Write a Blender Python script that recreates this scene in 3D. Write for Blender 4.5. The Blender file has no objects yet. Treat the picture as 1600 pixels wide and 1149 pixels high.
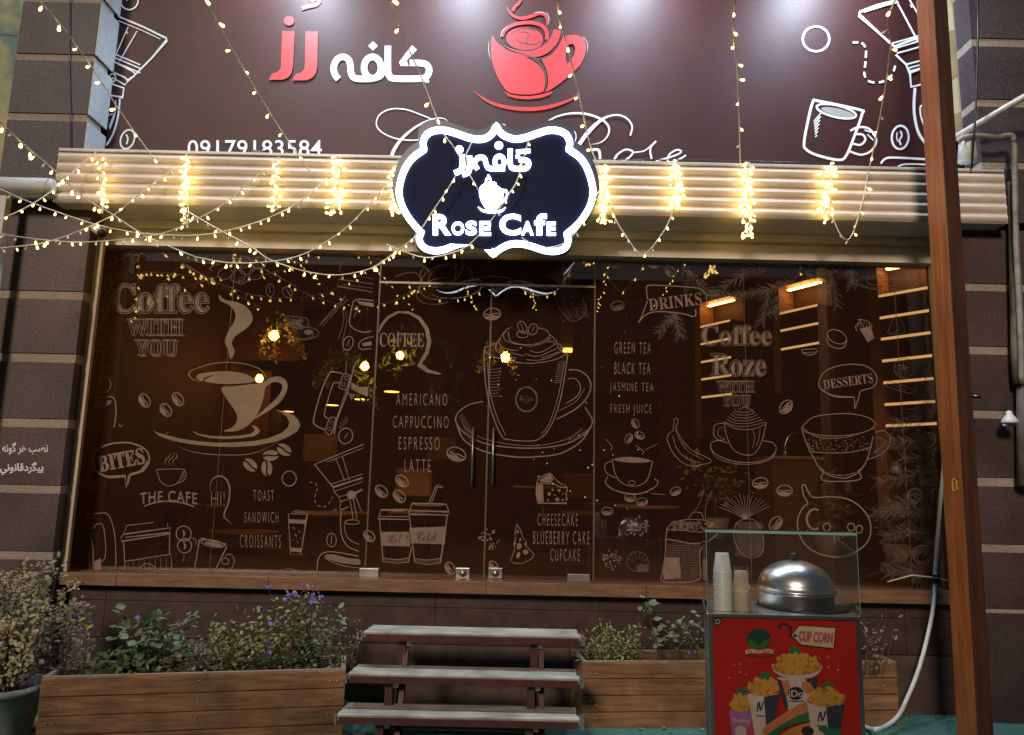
import bpy, bmesh, math, random
from mathutils import Vector, Matrix, Euler
from mathutils.geometry import tessellate_polygon
R = math.radians
scene = bpy.context.scene
col = scene.collection

# ------------------------------------------------------------------ camera
PW, PH, FPX = 1600.0, 1149.0, 1155.0
CAM = Vector((0, -5.5, 1.5))
TILT, ROLL = R(9.0), R(1.3)
_r0 = Vector((1, 0, 0)); _f = Vector((0, math.cos(TILT), math.sin(TILT))); _u0 = Vector((0, -math.sin(TILT), math.cos(TILT)))
_r = math.cos(ROLL)*_r0 + math.sin(ROLL)*_u0
_u = -math.sin(ROLL)*_r0 + math.cos(ROLL)*_u0
cam_d = bpy.data.cameras.new('camera'); cam = bpy.data.objects.new('camera', cam_d); col.objects.link(cam)
cam_d.sensor_width = 36; cam_d.lens = 36*FPX/PW; cam_d.clip_start = .05; cam_d.clip_end = 400
mw = Matrix.Identity(4)
for i in range(3):
    mw[i][0] = _r[i]; mw[i][1] = _u[i]; mw[i][2] = -_f[i]; mw[i][3] = CAM[i]
cam.matrix_world = mw
scene.camera = cam

# ------------------------------------------------------------------ world, sun, exposure
SUN_EL, SUN_AZ = R(27), R(-18)          # street light from the front left (azimuth from -Y)
w = bpy.data.worlds.new('World'); scene.world = w; w.use_nodes = True
nt = w.node_tree; bg = nt.nodes['Background']
sky = nt.nodes.new('ShaderNodeTexSky'); sky.sky_type = 'NISHITA'; sky.sun_disc = False
sky.sun_elevation = SUN_EL; sky.sun_rotation = R(180) - SUN_AZ
nt.links.new(sky.outputs[0], bg.inputs[0]); bg.inputs[1].default_value = 0.008
sl = bpy.data.lights.new('sun', 'SUN'); sun = bpy.data.objects.new('sun', sl); col.objects.link(sun)
sl.energy = 1.25; sl.angle = R(10); sl.color = (1.0, .82, .66)
_sd = Vector((math.sin(SUN_AZ)*math.cos(SUN_EL), -math.cos(SUN_AZ)*math.cos(SUN_EL), math.sin(SUN_EL)))
sun.rotation_euler = _sd.to_track_quat('Z', 'Y').to_euler()
scene.view_settings.view_transform = 'Standard'; scene.view_settings.look = 'None'
scene.view_settings.exposure = 0.6; scene.view_settings.gamma = 1
scene.render.engine = 'CYCLES'
scene.cycles.use_denoising = True
scene.cycles.max_bounces = 8; scene.cycles.transparent_max_bounces = 16
scene.cycles.sample_clamp_indirect = 4.0; scene.cycles.sample_clamp_direct = 0
scene.cycles.use_light_tree = True
scene.cycles.caustics_reflective = False; scene.cycles.caustics_refractive = False

# ------------------------------------------------------------------ picture <-> place
def ray(px, py):
    return _f + _r*((px-PW/2)/FPX) - _u*((py-PH/2)/FPX)
def at(px, py, Y):
    d = ray(px, py); return CAM + d*((Y-CAM.y)/d.y)
def onz(px, py, Z):
    d = ray(px, py); return CAM + d*((Z-CAM.z)/d.z)
def zat(px, py, Y): return at(px, py, Y).z
def xat(px, py, Y): return at(px, py, Y).x

# ------------------------------------------------------------------ materials
def srgb(r, g, b):
    f = lambda c: (c/255)/12.92 if c <= 10 else (((c/255)+.055)/1.055)**2.4
    return (f(r), f(g), f(b))
def mat(name, c1, c2=None, rough=.6, metal=0, scale=6, stretch=(1,1,1), bump=0, bscale=None, spec=.5, detail=6, contrast=(.35,.65), coat=0, low=.16, lowscale=2.3):
    m = bpy.data.materials.new(name); m.use_nodes = True
    n = m.node_tree; b = n.nodes['Principled BSDF']
    b.inputs['Roughness'].default_value = rough; b.inputs['Metallic'].default_value = metal
    b.inputs['Specular IOR Level'].default_value = spec
    if coat: b.inputs['Coat Weight'].default_value = coat; b.inputs['Coat Roughness'].default_value = .25
    if c2 is None: c2 = tuple(x*.72 for x in c1)
    tc = n.nodes.new('ShaderNodeTexCoord'); mp = n.nodes.new('ShaderNodeMapping'); mp.inputs['Scale'].default_value = stretch
    n.links.new(tc.outputs['Object'], mp.inputs['Vector'])
    nz = n.nodes.new('ShaderNodeTexNoise'); nz.inputs['Scale'].default_value = scale; nz.inputs['Detail'].default_value = detail; nz.inputs['Roughness'].default_value = .65
    n.links.new(mp.outputs[0], nz.inputs['Vector'])
    rp = n.nodes.new('ShaderNodeValToRGB'); rp.color_ramp.elements[0].position = contrast[0]; rp.color_ramp.elements[1].position = contrast[1]
    rp.color_ramp.elements[0].color = (*c2, 1); rp.color_ramp.elements[1].color = (*c1, 1)
    n.links.new(nz.outputs['Fac'], rp.inputs[0])
    nl = n.nodes.new('ShaderNodeTexNoise'); nl.inputs['Scale'].default_value = lowscale; nl.inputs['Detail'].default_value = 3
    n.links.new(tc.outputs['Object'], nl.inputs['Vector'])
    ml = n.nodes.new('ShaderNodeMapRange'); ml.inputs[1].default_value = .3; ml.inputs[2].default_value = .7; ml.inputs[3].default_value = 1-low; ml.inputs[4].default_value = 1+low*.6
    n.links.new(nl.outputs['Fac'], ml.inputs[0])
    mm = n.nodes.new('ShaderNodeMix'); mm.data_type = 'RGBA'; mm.blend_type = 'MULTIPLY'; mm.inputs[0].default_value = 1
    n.links.new(rp.outputs[0], mm.inputs[6]); n.links.new(ml.outputs[0], mm.inputs[7]); n.links.new(mm.outputs[2], b.inputs['Base Color'])
    if bump:
        bp = n.nodes.new('ShaderNodeBump'); bp.inputs['Strength'].default_value = bump; bp.inputs['Distance'].default_value = .01
        if bscale:
            nb = n.nodes.new('ShaderNodeTexNoise'); nb.inputs['Scale'].default_value = bscale; nb.inputs['Detail'].default_value = 4
            n.links.new(mp.outputs[0], nb.inputs['Vector']); n.links.new(nb.outputs['Fac'], bp.inputs['Height'])
        else: n.links.new(nz.outputs['Fac'], bp.inputs['Height'])
        n.links.new(bp.outputs[0], b.inputs['Normal'])
    return m
def emit(name, c, s):
    m = bpy.data.materials.new(name); m.use_nodes = True; n = m.node_tree
    n.nodes.remove(n.nodes['Principled BSDF'])
    e = n.nodes.new('ShaderNodeEmission'); e.inputs[0].default_value = (*c, 1); e.inputs[1].default_value = s
    n.links.new(e.outputs[0], n.nodes['Material Output'].inputs[0])
    return m
def glassmat(name, tint, ior=1.5, boost=1.0, haze=0.0, haze_tint=(.5,.45,.4)):
    m = bpy.data.materials.new(name); m.use_nodes = True; n = m.node_tree
    n.nodes.remove(n.nodes['Principled BSDF'])
    t = n.nodes.new('ShaderNodeBsdfTransparent'); t.inputs[0].default_value = (*tint, 1)
    g = n.nodes.new('ShaderNodeBsdfGlossy'); g.inputs['Roughness'].default_value = 0.0
    fr = n.nodes.new('ShaderNodeLayerWeight'); fr.inputs[0].default_value = .5      # Schlick, the same on both faces of the sheet
    pw = n.nodes.new('ShaderNodeMath'); pw.operation = 'POWER'; pw.inputs[1].default_value = 5
    n.links.new(fr.outputs['Facing'], pw.inputs[0])
    mu = n.nodes.new('ShaderNodeMath'); mu.operation = 'MULTIPLY_ADD'; mu.inputs[1].default_value = .9; mu.inputs[2].default_value = .04*boost; mu.use_clamp = True
    n.links.new(pw.outputs[0], mu.inputs[0])
    mx = n.nodes.new('ShaderNodeMixShader'); n.links.new(mu.outputs[0], mx.inputs[0]); n.links.new(t.outputs[0], mx.inputs[1]); n.links.new(g.outputs[0], mx.inputs[2])
    out = mx
    if haze:
        d = n.nodes.new('ShaderNodeBsdfDiffuse'); d.inputs[0].default_value = (*haze_tint, 1)
        m2 = n.nodes.new('ShaderNodeMixShader'); m2.inputs[0].default_value = haze
        n.links.new(mx.outputs[0], m2.inputs[1]); n.links.new(d.outputs[0], m2.inputs[2]); out = m2
    n.links.new(out.outputs[0], n.nodes['Material Output'].inputs[0])
    return m

M = {}
M['stone_warm'] = mat('warm_brown_stone', (.105,.066,.060), (.062,.038,.037), rough=.5, scale=50, bump=.2, detail=3, low=.5, lowscale=1.4)
M['stone'] = mat('dark_stone', (.075,.058,.062), (.042,.032,.036), rough=.55, scale=55, bump=.25, detail=3, low=.4, lowscale=1.6)
M['stone_low'] = mat('brown_stone', (.080,.041,.034), (.042,.021,.018), rough=.5, scale=9, bump=.12, bscale=70)
M['stone_pale'] = mat('brown_plinth_stone', (.115,.070,.056), (.065,.038,.032), rough=.65, scale=9, bump=.15, bscale=70)
M['band'] = mat('pale_stone_band', (.42,.335,.275), (.27,.215,.175), rough=.75, scale=60, bump=.3)
M['floodlit_side'] = mat('floodlit_stone_side', (.52,.52,.53), (.40,.40,.41), rough=.65, scale=40, bump=.2)
M['slat'] = mat('cream_shutter_paint', (.86,.75,.66), (.76,.65,.56), rough=.3, scale=1.6, stretch=(.5,1,5))
M['rail'] = mat('white_metal_edge', (.72,.70,.67), rough=.35, scale=3)
M['header'] = mat('tan_header_metal', (.90,.76,.62), (.80,.66,.53), rough=.42, scale=2, stretch=(.4,1,8))
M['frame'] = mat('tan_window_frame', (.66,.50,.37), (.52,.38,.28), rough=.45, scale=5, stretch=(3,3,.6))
M['ledge'] = mat('ledge_wood', (.27,.14,.075), (.15,.072,.04), rough=.5, scale=7, stretch=(.7,5,5), bump=.25)
M['plank'] = mat('planter_wood', (.37,.185,.085), (.125,.055,.026), rough=.75, scale=4, stretch=(.7,4,11), bump=.5, contrast=(.28,.68), low=.5, lowscale=3.5)
M['plank_rim'] = mat('planter_rim_wood', (.36,.25,.16), (.26,.17,.11), rough=.7, scale=5, stretch=(1,4,6), bump=.3)
M['tread'] = mat('grey_painted_tread', (.46,.435,.36), (.24,.215,.175), rough=.65, scale=6, stretch=(.7,11,3), bump=.4, contrast=(.3,.62), low=.4, lowscale=5)
M['maroon'] = mat('maroon_painted_steel', (.10,.028,.026), (.06,.018,.018), rough=.45, scale=20)
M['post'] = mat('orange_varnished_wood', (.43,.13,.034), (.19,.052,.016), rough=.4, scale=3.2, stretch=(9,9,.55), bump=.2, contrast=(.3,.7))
M['post_shaded'] = mat('shaded_varnished_wood', (.085,.030,.014), (.045,.016,.009), rough=.45, scale=3.2, stretch=(9,9,.55), bump=.2)  # the post's wood with shade mixed into the colour
M['ban'] = mat('brown_banner_vinyl', (.046,.0112,.0105), (.039,.0095,.009), rough=.5, scale=1.5, stretch=(1.6,1,.7), bump=.32, bscale=2.2, spec=.26)
M['ban_white'] = mat('banner_white_print', (.80,.80,.80), (.76,.76,.76), rough=.5, scale=2)
M['ban_red'] = mat('banner_red_print', (.52,.006,.010), (.47,.005,.008), rough=.5, scale=2)
M['ban_dark'] = mat('banner_dark_print', (.035,.022,.024), rough=.5, scale=2)
M['ban_grey'] = mat('banner_grey_print', (.38,.37,.38), rough=.5, scale=2)
M['dec'] = mat('rosy_window_vinyl', (.42,.27,.205), (.27,.17,.13), rough=.6, scale=16)
M['dec2'] = mat('tan_window_vinyl', (.43,.305,.19), (.36,.25,.155), rough=.6, scale=7)
M['dec_faint'] = mat('thin_window_vinyl', (.22,.15,.115), (.11,.075,.06), rough=.6, scale=26)
M['dec_dark'] = mat('dark_window_vinyl', (.045,.028,.022), rough=.6, scale=8)
M['glass'] = glassmat('shop_glass', (.82,.74,.68), 1.5, 2.4, .025, (.58,.29,.20))  # red-brown haze over the window mixed in as a diffuse colour
M['glass_case'] = glassmat('case_glass', (.965,.98,.975), 1.5, 1.0, .02)
M['glass_edge'] = mat('green_glass_edge', (.30,.48,.46), (.22,.38,.36), rough=.15, scale=8)
M['steel'] = mat('brushed_steel', (.86,.86,.85), (.74,.74,.74), rough=.3, metal=1, scale=4)
M['steel_dull'] = mat('dull_steel', (.50,.50,.48), (.36,.36,.34), rough=.4, metal=1, scale=9)
M['black'] = mat('black_plastic', (.014,.014,.015), rough=.4, scale=10)
M['white_pl'] = mat('white_plastic', (.70,.70,.68), (.60,.60,.58), rough=.4, scale=5)
M['wire'] = mat('clear_wire_plastic', (.86,.80,.68), rough=.4, scale=5)
M['carpet'] = mat('green_outdoor_carpet', (.075,.20,.155), (.040,.12,.095), rough=.95, scale=60, bump=.6, bscale=180)
M['ground'] = mat('dark_asphalt', (.055,.053,.052), rough=.9, scale=30, bump=.4)
M['soil'] = mat('dry_soil', (.085,.05,.032), (.045,.027,.018), rough=1, scale=25, bump=.8)
M['pot'] = mat('grey_cement_pot', (.33,.32,.29), (.2,.19,.175), rough=.8, scale=8, bump=.25)
M['neon'] = emit('white_neon', (.80,.90,1.0), 5.0)
M['sign_face'] = mat('navy_acrylic', (.008,.013,.055), (.007,.011,.045), rough=.6, spec=.12, scale=3)
M['sign_edge'] = mat('sign_edge_metal', (.05,.055,.09), rough=.35, scale=3)
M['led'] = emit('warm_led', (1.0,.68,.17), 6.0)
M['bulb_glow'] = emit('warm_filament_glow', (1.0,.58,.18), 420.0)
m_ = bpy.data.materials.new('amber_bulb_glass'); m_.use_nodes = True; n_ = m_.node_tree; n_.nodes.remove(n_.nodes['Principled BSDF'])
t_ = n_.nodes.new('ShaderNodeBsdfTransparent'); t_.inputs[0].default_value = (1,.82,.5,1); l_ = n_.nodes.new('ShaderNodeBsdfTranslucent'); l_.inputs[0].default_value = (1,.72,.28,1)
x_ = n_.nodes.new('ShaderNodeMixShader'); x_.inputs[0].default_value = .3; n_.links.new(t_.outputs[0], x_.inputs[1]); n_.links.new(l_.outputs[0], x_.inputs[2]); n_.links.new(x_.outputs[0], n_.nodes['Material Output'].inputs[0])
M['bulb_glass'] = m_
M['lamp_glow'] = emit('amber_lamp_glow', (1.0,.50,.10), 4.0)
M['strip_glow'] = emit('shelf_strip_glow', (1.0,.56,.16), 14.0)
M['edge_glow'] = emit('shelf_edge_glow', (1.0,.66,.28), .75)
M['flood_glow'] = emit('cool_flood_glow', (.85,.92,1.0), 10.0)
M['int_wall'] = mat('dark_cafe_wall', (.13,.06,.034), (.07,.032,.02), rough=.7, scale=3, stretch=(.5,1,7))
M['int_dark'] = mat('dark_cafe_panel', (.070,.036,.024), rough=.7, scale=4)
M['int_wood'] = mat('cafe_shelf_wood', (.42,.23,.09), (.30,.15,.06), rough=.5, scale=5, stretch=(1,1,6))
M['leaf'] = mat('mid_green_leaf', (.10,.185,.055), (.045,.095,.03), rough=.6, scale=30)
M['leaf2'] = mat('blue_green_leaf', (.18,.225,.115), (.08,.115,.055), rough=.6, scale=30)
M['leaf3'] = mat('yellow_green_leaf', (.28,.29,.085), (.13,.15,.05), rough=.6, scale=30)
M['leaf_dry'] = mat('dry_cream_leaf', (.42,.35,.18), (.22,.175,.085), rough=.8, scale=22)
M['leaf_grey'] = mat('withered_grey_leaf', (.28,.24,.19), (.14,.115,.095), rough=.8, scale=22)
M['stem'] = mat('plant_stem', (.11,.085,.045), rough=.8, scale=30)
M['purple'] = mat('purple_petal', (.24,.17,.60), (.16,.12,.44), rough=.6, scale=30)
M['yellow'] = mat('yellow_petal', (.62,.48,.06), (.5,.36,.04), rough=.6, scale=30)

def let_through(m, f):          # thin vinyl lets some of the room behind show
    n = m.node_tree; t = n.nodes.new('ShaderNodeBsdfTransparent'); x = n.nodes.new('ShaderNodeMixShader'); x.inputs[0].default_value = f
    n.links.new(n.nodes['Principled BSDF'].outputs[0], x.inputs[1]); n.links.new(t.outputs[0], x.inputs[2]); n.links.new(x.outputs[0], n.nodes['Material Output'].inputs[0])
let_through(M['dec2'], .32); let_through(M['dec'], .24); let_through(M['dec_faint'], .35)

# ------------------------------------------------------------------ objects
def put(name, me, m=None, parent=None):
    o = bpy.data.objects.new(name, me)
    col.objects.link(o)
    if m is not None:
        for x in (m if isinstance(m, (list, tuple)) else [m]): me.materials.append(x)
    if parent is not None: o.parent = parent
    return o
def tag(o, label=None, cat=None, group=None, kind=None):
    if label: o['label'] = label
    if cat: o['category'] = cat
    if group: o['group'] = group
    if kind: o['kind'] = kind
    return o
def thing(name, label, cat, group=None, loc=(0,0,0)):
    o = bpy.data.objects.new(name, None); col.objects.link(o); o.location = loc; o.empty_display_size = .1
    return tag(o, label, cat, group)
class MB:
    def __init__(s): s.v = []; s.f = []; s.mi = []; s.sm = []
    def add(s, vs, fs, mi=0, smooth=False):
        b = len(s.v); s.v += [tuple(x) for x in vs]
        for f in fs: s.f.append(tuple(b+i for i in f)); s.mi.append(mi); s.sm.append(smooth)
        return s
    def box(s, a, b, mi=0):
        (x0,y0,z0),(x1,y1,z1) = a,b
        x0,x1 = sorted((x0,x1)); y0,y1 = sorted((y0,y1)); z0,z1 = sorted((z0,z1))
        return s.add([(x0,y0,z0),(x1,y0,z0),(x1,y1,z0),(x0,y1,z0),(x0,y0,z1),(x1,y0,z1),(x1,y1,z1),(x0,y1,z1)],
                     [(0,3,2,1),(4,5,6,7),(0,1,5,4),(1,2,6,5),(2,3,7,6),(3,0,4,7)], mi)
    def hexa(s, bot, top, mi=0):     # two quads, counter-clockwise from above
        return s.add(list(bot)+list(top), [(0,3,2,1),(4,5,6,7),(0,1,5,4),(1,2,6,5),(2,3,7,6),(3,0,4,7)], mi)
    def tube(s, pts, r, n=6, mi=0, cap=True, smooth=True):
        pts = [Vector(p) for p in pts]; k = len(pts)
        rs = r if isinstance(r, (list, tuple)) else [r]*k
        vs = []; ref = None
        for i, p in enumerate(pts):
            t = (pts[min(i+1,k-1)] - pts[max(i-1,0)])
            if t.length < 1e-9: t = Vector((0,0,1))
            t.normalize()
            if ref is None: ref = Vector((0,0,1)) if abs(t.z) < .9 else Vector((1,0,0))
            a = t.cross(ref)
            if a.length < 1e-4: ref = Vector((1,0,0)) if abs(t.x) < .9 else Vector((0,1,0)); a = t.cross(ref)
            a.normalize(); b = a.cross(t); b.normalize()
            for j in range(n):
                an = 2*math.pi*j/n; vs.append(p + a*(math.cos(an)*rs[i]) + b*(math.sin(an)*rs[i]))
        fs = [(i*n+j, (i+1)*n+j, (i+1)*n+(j+1)%n, i*n+(j+1)%n) for i in range(k-1) for j in range(n)]
        if cap: fs += [tuple(range(n)), tuple(reversed(range((k-1)*n, k*n)))]
        return s.add(vs, fs, mi, smooth)
    def lathe(s, prof, c=(0,0,0), n=24, mi=0, smooth=True, cap=True):   # prof [(r,z)]
        c = Vector(c); vs = []; k = len(prof)
        for (r, z) in prof:
            for j in range(n):
                a = 2*math.pi*j/n; vs.append(c + Vector((r*math.cos(a), r*math.sin(a), z)))
        fs = [(i*n+j, i*n+(j+1)%n, (i+1)*n+(j+1)%n, (i+1)*n+j) for i in range(k-1) for j in range(n)]
        if cap: fs += [tuple(reversed(range(n))), tuple(range((k-1)*n, k*n))]
        return s.add(vs, fs, mi, smooth)
    def extrude_x(s, prof, x0, x1, mi=0, smooth=False, cap=True):       # prof [(y,z)] closed
        k = len(prof)
        vs = [(x0,y,z) for y,z in prof] + [(x1,y,z) for y,z in prof]
        fs = [(i,(i+1)%k,(i+1)%k+k,i+k) for i in range(k)]
        if cap: fs += [tuple(reversed(range(k))), tuple(range(k,2*k))]
        return s.add(vs, fs, mi, smooth)
    def mesh(s, name, bevel=0):
        me = bpy.data.meshes.new(name); me.from_pydata(s.v, [], s.f)
        for p, m_, sm in zip(me.polygons, s.mi, s.sm): p.material_index = m_; p.use_smooth = sm
        bm = bmesh.new(); bm.from_mesh(me)
        bmesh.ops.recalc_face_normals(bm, faces=bm.faces)
        if bevel:
            es = [e for e in bm.edges if len(e.link_faces) == 2 and e.calc_face_angle(0) > .6]
            bmesh.ops.bevel(bm, geom=es, offset=bevel, segments=2, affect='EDGES', profile=.6)
        bm.to_mesh(me); bm.free(); me.update()
        return me
    def build(s, name, m, parent=None, bevel=0): return put(name, s.mesh(name, bevel), m, parent)

# ------------------------------------------------------------------ flat artwork, drawn in photo pixels, laid on a plane
def smooth_path(pts, closed=False, sub=5):
    n = len(pts)
    if n < 3: return list(pts)
    out = []
    rng = range(n if closed else n-1)
    for i in rng:
        if closed: p0,p1,p2,p3 = (pts[(i-1)%n], pts[i], pts[(i+1)%n], pts[(i+2)%n])
        else: p0,p1,p2,p3 = (pts[max(i-1,0)], pts[i], pts[i+1], pts[min(i+2,n-1)])
        for j in range(sub):
            t = j/sub; t2 = t*t; t3 = t2*t
            out.append(tuple(.5*((2*b) + (-a+c)*t + (2*a-5*b+4*c-d)*t2 + (-a+3*b-3*c+d)*t3) for a,b,c,d in zip(p0,p1,p2,p3)))
    if not closed: out.append(tuple(pts[-1]))
    return out
_text_cache = {}
_font = {}
SB = {}
for i, ch in enumerate('ABCDEFGHIJKLMNOPQRSTUVWXYZ'): SB[ch] = chr(0x1D400+i)
for i, ch in enumerate('abcdefghijklmnopqrstuvwxyz'): SB[ch] = chr(0x1D41A+i)
SC = {}
for i, ch in enumerate('ABCDEFGHIJKLMNOPQRSTUVWXYZ'): SC[ch] = chr(0x1D4D0+i)
for i, ch in enumerate('abcdefghijklmnopqrstuvwxyz'): SC[ch] = chr(0x1D4EA+i)
def glyphs(s, off=0.0, space=1.0, outline=0.0):
    key = (s, off, space, outline)
    if key in _text_cache: return _text_cache[key]
    cu = bpy.data.curves.new('t', 'FONT'); cu.body = s; cu.offset = off; cu.space_character = space; cu.resolution_u = 4
    if outline: cu.fill_mode = 'NONE'; cu.bevel_depth = outline; cu.bevel_resolution = 0
    o = bpy.data.objects.new('t', cu); col.objects.link(o)
    bpy.context.view_layer.update()
    me = bpy.data.meshes.new_from_object(o.evaluated_get(bpy.context.evaluated_depsgraph_get()))
    vs = [(v.co.x, v.co.y) for v in me.vertices]; fs = [tuple(p.vertices) for p in me.polygons]
    bpy.data.objects.remove(o); bpy.data.meshes.remove(me); bpy.data.curves.remove(cu)
    _text_cache[key] = (vs, fs); return vs, fs
class Art:
    """collects flat shapes in photo pixels"""
    def __init__(s, ox=0, oy=0, sc=1): s.v = []; s.f = []; s.mi = []; s.o = (ox, oy, sc); s.m = 0; s.z = []; s.k = 0; s.thin = 1.0
    def view(s, ox, oy, sc): s.o = (ox, oy, sc); return s
    def tr(s, p): return (s.o[0]+p[0]/s.o[2], s.o[1]+p[1]/s.o[2])
    def _add(s, vs, fs):
        b = len(s.v); s.v += [s.tr(p) for p in vs]; s.k += 1
        s.z += [(s.k % 48)*2.2e-5 + (i % (len(vs)//2+1))*1.5e-6*(len(vs) > 8) for i in range(len(vs))]   # overlapping strokes lie one on the other
        for f in fs: s.f.append(tuple(b+i for i in f)); s.mi.append(s.m)
        return s
    def S(s, pts, w, closed=False, sm=True, taper=None):
        w = w*s.thin
        p = smooth_path(pts, closed) if sm else list(pts)
        n = len(p); L = []; Rr = []
        for i in range(n):
            a = p[(i-1)%n] if closed else p[max(i-1,0)]; b = p[(i+1)%n] if closed else p[min(i+1,n-1)]
            dx, dy = b[0]-a[0], b[1]-a[1]; l = math.hypot(dx,dy) or 1
            t = i/(n-1) if n > 1 else 0
            ww = w
            if taper == 'both': ww = w*max(.12, math.sin(math.pi*t)**.7)
            elif taper == 'end': ww = w*max(.1, 1-t)
            elif taper == 'start': ww = w*max(.1, t)
            nx, ny = -dy/l*ww/2, dx/l*ww/2
            if not sm and 0 < i < n-1:      # keep the width at corners
                ax, ay = p[i][0]-p[i-1][0], p[i][1]-p[i-1][1]; la = math.hypot(ax,ay) or 1
                c = abs((ax*dx+ay*dy)/(la*l)); k = 1/max(c,.5); nx *= k; ny *= k
            L.append((p[i][0]+nx,p[i][1]+ny)); Rr.append((p[i][0]-nx,p[i][1]-ny))
        vs = L+Rr
        fs = [(i,i+1,n+i+1,n+i) for i in range(n-1)]
        if closed: fs.append((n-1,0,n,2*n-1))
        return s._add(vs, fs)
    def dash(s, pts, w, on=12, off=9):
        p = smooth_path(pts, False, 8); d = 0; seg = [p[0]]; draw = True
        for a, b in zip(p, p[1:]):
            d += math.hypot(b[0]-a[0], b[1]-a[1])
            if draw: seg.append(b)
            if d > (on if draw else off):
                if draw and len(seg) > 1: s.S(seg, w, sm=False)
                draw = not draw; seg = [b]; d = 0
        return s
    def F(s, pts, sm=False, holes=()):
        loops = [smooth_path(pts, True) if sm else list(pts)] + [smooth_path(h, True) if sm else list(h) for h in holes]
        flat = [p for l in loops for p in l]
        tri = tessellate_polygon([[Vector((p[0],p[1],0)) for p in l] for l in loops])
        return s._add(flat, [tuple(t) for t in tri])
    def ell(s, cx, cy, rx, ry, rot=0, a0=0, a1=360, n=28):
        c, q = math.cos(R(rot)), math.sin(R(rot)); full = a1-a0 >= 360
        out = []
        for i in range(n if full else n+1):
            a = R(a0+(a1-a0)*i/n); x, y = rx*math.cos(a), ry*math.sin(a)
            out.append((cx+x*c-y*q, cy+x*q+y*c))
        return out
    def E(s, cx, cy, rx, ry, w, rot=0): return s.S(s.ell(cx,cy,rx,ry,rot), w, True, False)
    def A(s, cx, cy, rx, ry, w, a0, a1, rot=0, taper=None): return s.S(s.ell(cx,cy,rx,ry,rot,a0,a1), w, False, True, taper)
    def FE(s, cx, cy, rx, ry, rot=0): return s.F(s.ell(cx,cy,rx,ry,rot))
    def bean(s, cx, cy, r, rot=0, w=2, fill=False):
        q = R(rot); T_ = lambda p: (cx+p[0]*math.cos(q)-p[1]*math.sin(q), cy+p[0]*math.sin(q)+p[1]*math.cos(q))
        if fill:
            up = [T_((r*math.cos(R(a)), r*.68*math.sin(R(a)))) for a in range(188, 353, 12)] + [T_((r*.5, -r*.02)), T_((0, -r*.10)), T_((-r*.5, -r*.16))]
            dn = [T_((r*math.cos(R(a)), r*.68*math.sin(R(a)))) for a in range(8, 173, 12)] + [T_((-r*.5, r*.05)), T_((0, r*.10)), T_((r*.5, r*.17))]
            s.F(up); s.F(dn)
        else:
            s.E(cx, cy, r, r*.7, w, rot)
            s.F([T_((r*.95*math.cos(R(a)), r*.66*math.sin(R(a)))) for a in range(20, 161, 14)] + [T_((-r*.4, r*.22)), T_((r*.1, r*.12)), T_((r*.5, r*.25))])
            s.S([T_((-r*.8, -r*.06)), T_((-r*.2, r*.06)), T_((r*.3, -r*.06)), T_((r*.85, .04*r))], w)
        return s
    def T(s, txt, x0, y0, x1, y1, rot=0, off=0.0, space=1.0, outline=0.0, arc=0.0, fit=None):
        vs, fs = glyphs(txt, off, space, outline)
        bx0 = min(v[0] for v in vs); bx1 = max(v[0] for v in vs); by0 = min(v[1] for v in vs); by1 = max(v[1] for v in vs)
        cx, cy = (x0+x1)/2, (y0+y1)/2; c, q = math.cos(R(rot)), math.sin(R(rot))
        out = []
        for (x, y) in vs:
            u = ((x-bx0)/(bx1-bx0)-.5)*(x1-x0); v = -((y-by0)/(by1-by0)-.5)*(y1-y0)
            v += arc*(u/((x1-x0)/2))**2
            out.append((cx+u*c-v*q, cy+u*q+v*c))
        return s._add(out, fs)
    def build(s, name, mats, parent, Y, thick=0.0, label=None):
        vs = [at(px, py, Y-z) for (px, py), z in zip(s.v, s.z)]
        me = bpy.data.meshes.new(name); me.from_pydata(vs, [], s.f)
        for p, k in zip(me.polygons, s.mi): p.material_index = k
        bm = bmesh.new(); bm.from_mesh(me)
        bmesh.ops.remove_doubles(bm, verts=bm.verts, dist=1e-5)
        bmesh.ops.dissolve_degenerate(bm, dist=1e-6, edges=bm.edges)
        for f in bm.faces:
            f.normal_update()
            if f.normal.y > 0: f.normal_flip()
        if thick:
            r = bmesh.ops.extrude_face_region(bm, geom=list(bm.faces))
            # the original faces stay behind as the back
            nv = [g for g in r['geom'] if isinstance(g, bmesh.types.BMVert)]
            bmesh.ops.translate(bm, verts=nv, vec=(0, -thick, 0))
            bmesh.ops.recalc_face_normals(bm, faces=bm.faces)
        bm.to_mesh(me); bm.free()
        o = put(name, me, mats, parent)
        if label: o['label'] = label
        return o
def bold(t): return ''.join(SB.get(c, c) for c in t)
def script(t): return ''.join(SC.get(c, c) for c in t)
# ================================================================== ground
YW = -0.28                       # face of the stone cladding
MB().add([(-40,-40,-.004),(40,-40,-.004),(40,40,-.004),(-40,40,-.004)], [(0,1,2,3)]).build('ground', M['ground']).update_tag()
tag(bpy.data.objects['ground'], kind='structure')
cm = MB(); nx, ny = 90, 40
for j in range(ny+1):
    for i in range(nx+1):
        x = -6+12*i/nx; y = -5+5.2*j/ny
        cm.v.append((x, y, .006+.004*math.sin(x*3.1+y*2)*math.sin(y*4.3-x)))
for j in range(ny):
    for i in range(nx):
        a = j*(nx+1)+i; cm.f.append((a,a+1,a+nx+2,a+nx+1)); cm.mi.append(0); cm.sm.append(True)
tag(cm.build('carpet', M['carpet']), 'worn green outdoor carpet laid over the ground before the planters', 'carpet')

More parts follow.
